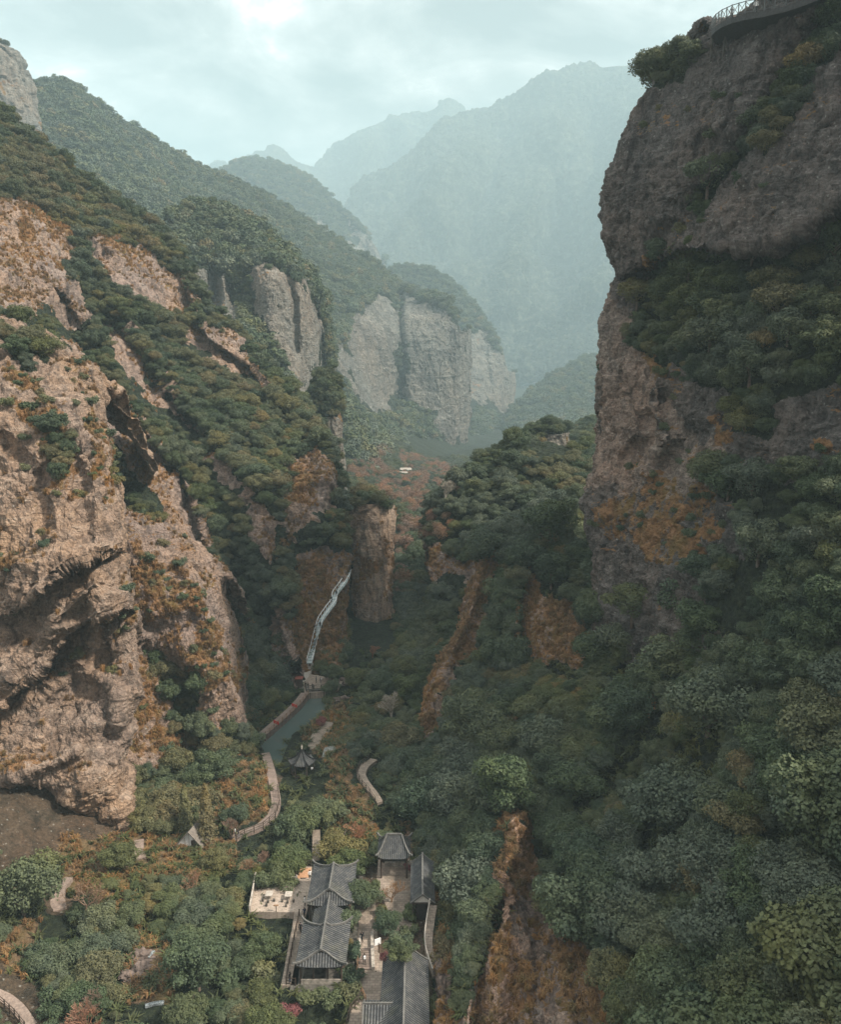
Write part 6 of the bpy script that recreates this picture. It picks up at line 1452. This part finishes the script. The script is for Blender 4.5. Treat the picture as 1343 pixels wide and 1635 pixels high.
def plant(px, py, kind, r, label, cat, name, trunk=True, grp=None, sc=None, mat2=None, var=0, pos=None):
    c = Vector(pos) if pos is not None else hit(px, py)
    if c is None: return
    s = sc if sc else r/TR[kind]
    t = empty(name, (c[0], c[1], c[2]-0.25*s), (px*7.3) % 6.28); t.scale = (s, s, s); tag(t, label, cat, grp)
    me = PROTO[kind][var % len(PROTO[kind])]
    link('branches' if kind == 'bare' else 'crown', me, None, t)
    if trunk: link('trunk', TRUNKS[var % 4], None, t)
    _grid_key = None
    for cs in (2.4, 3.0, 3.6, 4.2): pass
    CLEAR.append((c[0], c[1], (r if not sc else sc*2.4)*0.75))
    return t
for i, (px, py, k_, r_, lab) in enumerate(SPECIAL): plant(px, py, k_, r_, lab, 'tree', 'broadleaf_tree', var=i)
for i, (px, py, s_, lab) in enumerate(CONIF): plant(px, py, 'conifer', 2*s_, lab, 'conifer', 'conifer_tree', sc=s_, var=i)
for i, (px, py, Y, k_, r_, lab) in enumerate(((571,812,256,'olive',3.0,'left tree of the bushy cap on the rock pillar'), (588,806,258,'dark',3.8,'tallest dark tree of the bushy cap on the rock pillar'), (606,808,257,'olive',3.6,'olive tree right of the tallest one on the rock pillar top'), (620,815,256,'dark',2.6,'small dark tree at the right edge of the rock pillar top'), (596,804,262,'olive',3.6,'olive tree at the back of the rock pillar top'), (577,800,261,'yellow',2.4,'yellowish tree at the back left of the rock pillar top'))):
    plant(px, py, k_, r_, lab, 'tree', 'broadleaf_tree', var=i, pos=[float(v) for v in at(px, py, Y)])
for i, (px, py, s_, lab, pale) in enumerate(BARE):
    t = plant(px, py, 'bare', 2*s_, lab, 'bare tree', 'bare_tree', trunk=False, sc=s_, var=i)
    if pale and t:
        me = bare_mesh(40+i, 7.5, 6, mat=M_BARKP, twig=1.6, r0=0.2, spread=0.55); t.children[0].data = me
for i, (px, py, r_, lab) in enumerate(((566,1525,1.3,'dark shrub against the left edge of the courtyard steps'), (563,1562,1.5,'dark shrub left of the brown courtyard railing'), (611,1466,1.4,'low shrub at the left corner of the upper courtyard'), (655,1462,1.5,'low shrub in the right part of the upper courtyard'), (651,1493,1.3,'low shrub where the upper courtyard narrows'), (560,1590,1.6,'shrub at the foot of the hall platform corner'), (497,1598,1.6,'shrub below the dark front room of the hall'), (530,1600,1.5,'shrub under the right half of the hall platform'))):
    plant(px, py, 'shrub', r_, lab, 'shrub', 'shrub', var=i, trunk=False)
# pink blossom bushes and the dead branch
for px, py, s_, lab in ((512,1158,0.9,'pink blossoming bush on the right shore of the pond'), (466,1622,0.8,'pink tinted bush at the bottom below the lower hall'), (652,1388,0.5,'small pink blossom bush beside the gate pavilion'), (612,1532,0.45,'small red pink shrub at the corner of the long tiled house')):
    c = hit(px, py); o = link('blossom_bush', crown('blossom_bush', int(px), 1.7, 1.9, 8, 1300, 0.22, 0.0, 0.8, M_PINK, 0.4), None); o.location = c; o.scale = (s_,)*3; tag(o, lab, 'bush', 'blossoming bushes'); CLEAR.append((c[0], c[1], 1.5))
c = hit(1140,1440); c = c+(Vector((0, 0, CAMZ))-c).normalized()*3.0
o = link('dead_branch', bare_mesh(77, 6.0, 4, 'dead_branch', M_BARKP, 2.4, 0.13, 0.3, 0.5), None); o.location = c+Vector((0, 0, -1.5)); o.scale = (1.1,)*3; tag(o, 'pale twisted dead branch sticking out of the dark trees on the right slope', 'branch')
# general woodland
scatter(hs_[1], 4.3, 14000, spacing=1.15)                      # near right slope
scatter(hs_[1], 2.8, 22000, spacing=1.15)
scatter(hs_[1], 1.6, 9000, spacing=1.25, kinds=['dark', 'grey', 'dark', 'olive'])
scatter(hs_[0], 2.5, 42000, spacing=1.05)                      # left slopes
scatter(hs_[2], 3.0, 9000, spacing=1.0)                        # wooded knoll, middle right
scatter(cl_[2], 3.0, 9000, spacing=1.0)                        # ledges of the right cliff
scatter(cl_[0], 2.2, 2500, spacing=1.05)
scatter(cl_[1], 2.2, 1200, spacing=1.05)
scatter(gr_[0], 2.9, 60000, spacing=1.1)
scatter(gr_[0], 1.5, 26000, spacing=1.3, kinds=['shrub', 'shrub', 'olive', 'dark'])
for q in pi_: scatter(q, 2.3, 900, spacing=0.9)
scatter(cl_[3], 4.6, 9000, far=True, spacing=0.95, slack=25)
scatter(hs_[3], 6.8, 42000, far=True, spacing=0.95, slack=20)
scatter(cl_[4], 7.5, 14000, far=True, spacing=0.95, slack=20)
scatter(hi_[0], 10, 12000, far=True, spacing=0.95, slack=20)
scatter(hi_[1], 8.5, 12000, far=True, spacing=0.95, slack=20)
for q in (cl_[0], cl_[1], cl_[2], hs_[0], hs_[1]): scatter(q, 1.0, 220, key='grass', spacing=2.0, kinds=['shrub'])
# ------------------------------------------------------------------ the largest as trees of their own, the rest as woodland
ZONES = [('on the near right slope', [(690,1240),(1343,960),(1400,1700),(690,1700)]), ('on the wooded ledges of the dark right cliff', [(960,-50),(1400,-50),(1400,1000),(1130,1000),(960,860)]), ('on the right slope between the orange ridges', [(660,860),(1130,900),(1130,1300),(660,1300)]),
         ('on the wooded knoll left of the big right cliff', [(670,650),(960,680),(960,900),(670,900)]), ('in the garden basin at bottom left', [(-50,1330),(470,1330),(470,1700),(-50,1700)]), ('around the halls and courtyards', [(440,1330),(720,1330),(720,1700),(440,1700)]),
         ('beside the pond', [(400,1060),(680,1060),(680,1330),(330,1330)]), ('on the orange fin of the left cliff', [(190,820),(420,820),(450,1330),(190,1330)]), ('on the face of the big left cliff', [(-50,480),(210,700),(230,1340),(-50,1340)]), ('in the gorge beside the rock pillar', [(540,700),(760,700),(680,1080),(540,1080)]),
         ('high on the left hillside', [(-50,100),(330,300),(330,620),(-50,560)]), ('low on the left hillside', [(0,480),(560,480),(560,1200),(100,1200)])]
CNAME = {'rust': 'reddish brown', 'dark': 'dark green', 'grey': 'pale grey green', 'yellow': 'yellow green', 'olive': 'olive brown', 'shrub': 'low rounded', 'bare': 'leafless brown', 'fard': 'hazy dark green', 'farg': 'hazy grey green', 'faro': 'hazy olive'}
def zone_of(x, y):
    xa, ya = np.array([float(x)]), np.array([float(y)])
    for nm, q in ZONES:
        if poly_sd(xa, ya, q)[0] > 0: return nm
    return 'in the misty upper valley'
def is_seen(t): return (-10 < t[5] < 1353) and (-10 < t[6] < 1650)
classes = {'broadleaf_tree': ('rust', 'dark', 'grey', 'yellow', 'olive', 'fard', 'farg', 'faro'), 'bare_tree': ('bare',), 'shrub': ('shrub',)}
rest = []
for cname, ks in classes.items():
    T_ = [t for t in TREES if t[1] in ks]; T_.sort(key=lambda t: -(t[8]/t[7]) if is_seen(t) else 1)
    nmax = 270 if cname == 'broadleaf_tree' else (60 if cname == 'bare_tree' else 150)
    for i, t in enumerate(T_):
        if i >= nmax: rest.append(t); continue
        P_, k_, var, s_, rot = t[:5]
        zn = zone_of(t[5], t[6]); noun = 'tree' if cname != 'shrub' else 'shrub'
        e_ = empty(cname, tuple(float(v) for v in P_), float(rot)); e_.scale = (float(s_),)*3
        lab = f"{CNAME[k_]} {noun} {zn}"; tag(e_, lab, 'bare tree' if cname == 'bare_tree' else noun, f"{CNAME[k_]} {noun}s {zn}")
        me = PROTO[k_][var % len(PROTO[k_])]
        link({'bare_tree': 'branches', 'shrub': 'foliage'}.get(cname, 'crown'), me, None, e_)
        if cname == 'broadleaf_tree': link('trunk', TRUNKS[var % 4], None, e_)

def instancer(name, pts, protos):
    """pts: (P, variant, scale, rot, sx) -> one object of instanced plants"""
    me = bpy.data.meshes.new(name); V = np.array([p[0] for p in pts], np.float32)
    me.vertices.add(len(V)); me.vertices.foreach_set('co', V.ravel())
    for nm, col, ty in (('var', 1, 'INT'), ('scl', 2, 'FLOAT'), ('rot', 3, 'FLOAT')):
        a = me.attributes.new(nm, ty, 'POINT'); a.data.foreach_set('value', np.array([p[col] for p in pts], np.int32 if ty == 'INT' else np.float32))
    o = link(name, me); g = bpy.data.node_groups.new(name, 'GeometryNodeTree')
    g.interface.new_socket('Geometry', in_out='INPUT', socket_type='NodeSocketGeometry'); g.interface.new_socket('Geometry', in_out='OUTPUT', socket_type='NodeSocketGeometry')
    A = g.nodes.new; gi = A('NodeGroupInput'); go = A('NodeGroupOutput'); ip = A('GeometryNodeInstanceOnPoints'); jn = A('GeometryNodeJoinGeometry')
    for ob in protos[::-1]:
        oi = A('GeometryNodeObjectInfo'); oi.inputs['Object'].default_value = ob; oi.inputs['As Instance'].default_value = True; oi.transform_space = 'ORIGINAL'; g.links.new(oi.outputs['Geometry'], jn.inputs[0])
    g.links.new(gi.outputs[0], ip.inputs['Points']); g.links.new(jn.outputs[0], ip.inputs['Instance']); ip.inputs['Pick Instance'].default_value = True
    def na(nm, ty):
        q = A('GeometryNodeInputNamedAttribute'); q.data_type = ty; q.inputs['Name'].default_value = nm; return q.outputs['Attribute']
    g.links.new(na('var', 'INT'), ip.inputs['Instance Index']); g.links.new(na('scl', 'FLOAT'), ip.inputs['Scale'])
    cx = A('ShaderNodeCombineXYZ'); g.links.new(na('rot', 'FLOAT'), cx.inputs['Z']); g.links.new(cx.outputs[0], ip.inputs['Rotation'])
    g.links.new(ip.outputs[0], go.inputs[0]); md = o.modifiers.new('grow', 'NODES'); md.node_group = g
    tag(o, kind='stuff'); return o
def proto_objs(kinds):
    """source objects: plants that really stand in the scene"""
    res = []; need = [me for k_ in kinds for me in PROTO[k_]]
    have = {}
    for o in COL.objects:
        if o.type == 'MESH' and o.data in need and o.data not in have: have[o.data] = o
    for me in need:
        if me not in have: continue
        res.append(have[me])
    return res, need
def make_stuff(name, kinds, pts):
    """pts of the given kinds"""
    if not pts: return
    objs = {}; want = {}
    for t in pts: want.setdefault(PROTO[t[1]][t[2] % len(PROTO[t[1]])], []).append(t)
    have = {}
    for o in COL.objects:
        if o.type == 'MESH' and o.data in want and o.data not in have: have[o.data] = o
    order = []; out_ = []
    for me, ts in want.items():
        if me not in have:      # make the first of them a real plant of its own
            t = ts[0]; e_ = empty('broadleaf_tree' if t[1][:3] in ('far', 'dar', 'gre', 'yel', 'oli', 'rus') else 'shrub', tuple(float(v) for v in t[0]), float(t[4])); e_.scale = (float(t[3]),)*3
            zn = zone_of(t[5], t[6]); tag(e_, f"{CNAME[t[1]]} tree {zn}", 'tree', f"{CNAME[t[1]]} trees {zn}"); have[me] = link('crown', me, None, e_); ts = ts[1:]
        k_ = len(order); order.append(have[me])
        for t in ts: out_.append((t[0], k_, t[3], t[4]))
    instancer(name, out_, order)
FARK = ('fard', 'farg', 'faro')
make_stuff('woodland', None, [t for t in rest if t[1] in ('dark', 'grey', 'yellow', 'olive', 'rust') + FARK])
make_stuff('scrub', None, [t for t in rest if t[1] == 'shrub'])
make_stuff('bare_woodland', None, [t for t in rest if t[1] == 'bare'])
print('TREES', len(TREES), 'rest', len(rest))
# ------------------------------------------------------------------ grass and ferns
def scatter_small(pts_list, key, dens, smin, smax, kinds, power=1.0, nmax=60000, dmax=330):
    out_ = []
    for pt in pts_list:
        P, Nn, area = sample(pt, int(min(nmax, 300000)), key)
        if not len(P): continue
        n = int(min(len(P), area*dens)); P = P[:n]; Nn = Nn[:n]
        vis, px, py, dd = visible(P, 0.5, 6); vis &= dd < dmax
        P = P[vis]; s = rng.uniform(smin, smax, len(P)); r_ = rng.uniform(0, 6.28, len(P)); v = rng.integers(0, kinds, len(P))
        if CLEAR:
            CA = np.array(CLEAR); kp = np.ones(len(P), bool)
            for i0 in range(0, len(P), 4000):
                s_ = slice(i0, i0+4000); d2 = (P[s_, None, 0]-CA[None, :, 0])**2+(P[s_, None, 1]-CA[None, :, 1])**2; kp[s_] = ~np.any(d2 < (np.minimum(CA[None, :, 2], 2.0)*0.55)**2, 1)
        else: kp = np.ones(len(P), bool)
        for i in np.nonzero(kp)[0]: out_.append((P[i], int(v[i]), float(s[i]), float(r_[i])))
    return out_
def single(me, name, px, py, label, cat, sc=1.5):
    c = hit(px, py); o = link(name, me); o.location = c; o.scale = (sc,)*3; tag(o, label, cat); return o
tf = [single(PROTO['tuft'][i], 'grass_tuft', x, y, l, 'grass tuft') for i, (x, y, l) in enumerate(((345,1000,'straw coloured grass tuft on the crest of the orange fin'), (870,1000,'straw coloured grass tuft on the upper orange triangle'), (825,1380,'straw coloured grass tuft on the top of the lower orange spur')))]
fn = [single(PROTO['fern'][i], 'fern_clump', x, y, l, 'fern') for i, (x, y, l) in enumerate(((545,1275,'green fern clump above the right bank trail'), (815,1135,'light green fern clump in the clearing of the right slope')))]
near = [cl_[0], cl_[1], hs_[0], hs_[1], hs_[2], gr_[0], pi_[0]]
g_ = scatter_small(near, 'grass', 1.1, 0.55, 1.25, 3, nmax=26000); print('tufts', len(g_)); instancer('dry_grass', g_, tf)
g_ = scatter_small([gr_[0]], 'grass', 0.5, 0.7, 1.5, 2, nmax=9000)+scatter_small([hs_[1], gr_[0], cl_[0]], 'forest', 0.35, 0.7, 1.4, 2, nmax=16000, dmax=230); print('ferns', len(g_)); instancer('undergrowth', g_, fn)
# ------------------------------------------------------------------ haze
def build_haze():
    me = bpy.data.meshes.new('haze'); bm = bmesh.new()
    x0, x1, y0, y1, z0, z1 = -5200, 6500, -300, 14000, -260, 2150
    bmesh.ops.create_cube(bm, size=1.0)
    for v in bm.verts:
        v.co = ((x0+x1)/2+v.co.x*(x1-x0), (y0+y1)/2+v.co.y*(y1-y0), (z0+z1)/2+v.co.z*(z1-z0))
    bm.to_mesh(me); bm.free()
    m = bpy.data.materials.new('haze'); m.use_nodes = True; t = m.node_tree; t.nodes.clear()
    o_ = t.nodes.new('ShaderNodeOutputMaterial'); v = t.nodes.new('ShaderNodeVolumePrincipled')
    v.inputs['Color'].default_value = (0.67, 0.90, 0.98, 1); v.inputs['Density'].default_value = HAZE; v.inputs['Anisotropy'].default_value = 0.0
    t.links.new(v.outputs[0], o_.inputs['Volume'])
    o = link('haze', me, m); tag(o, kind='stuff')
HAZE = 0.000185
build_haze()
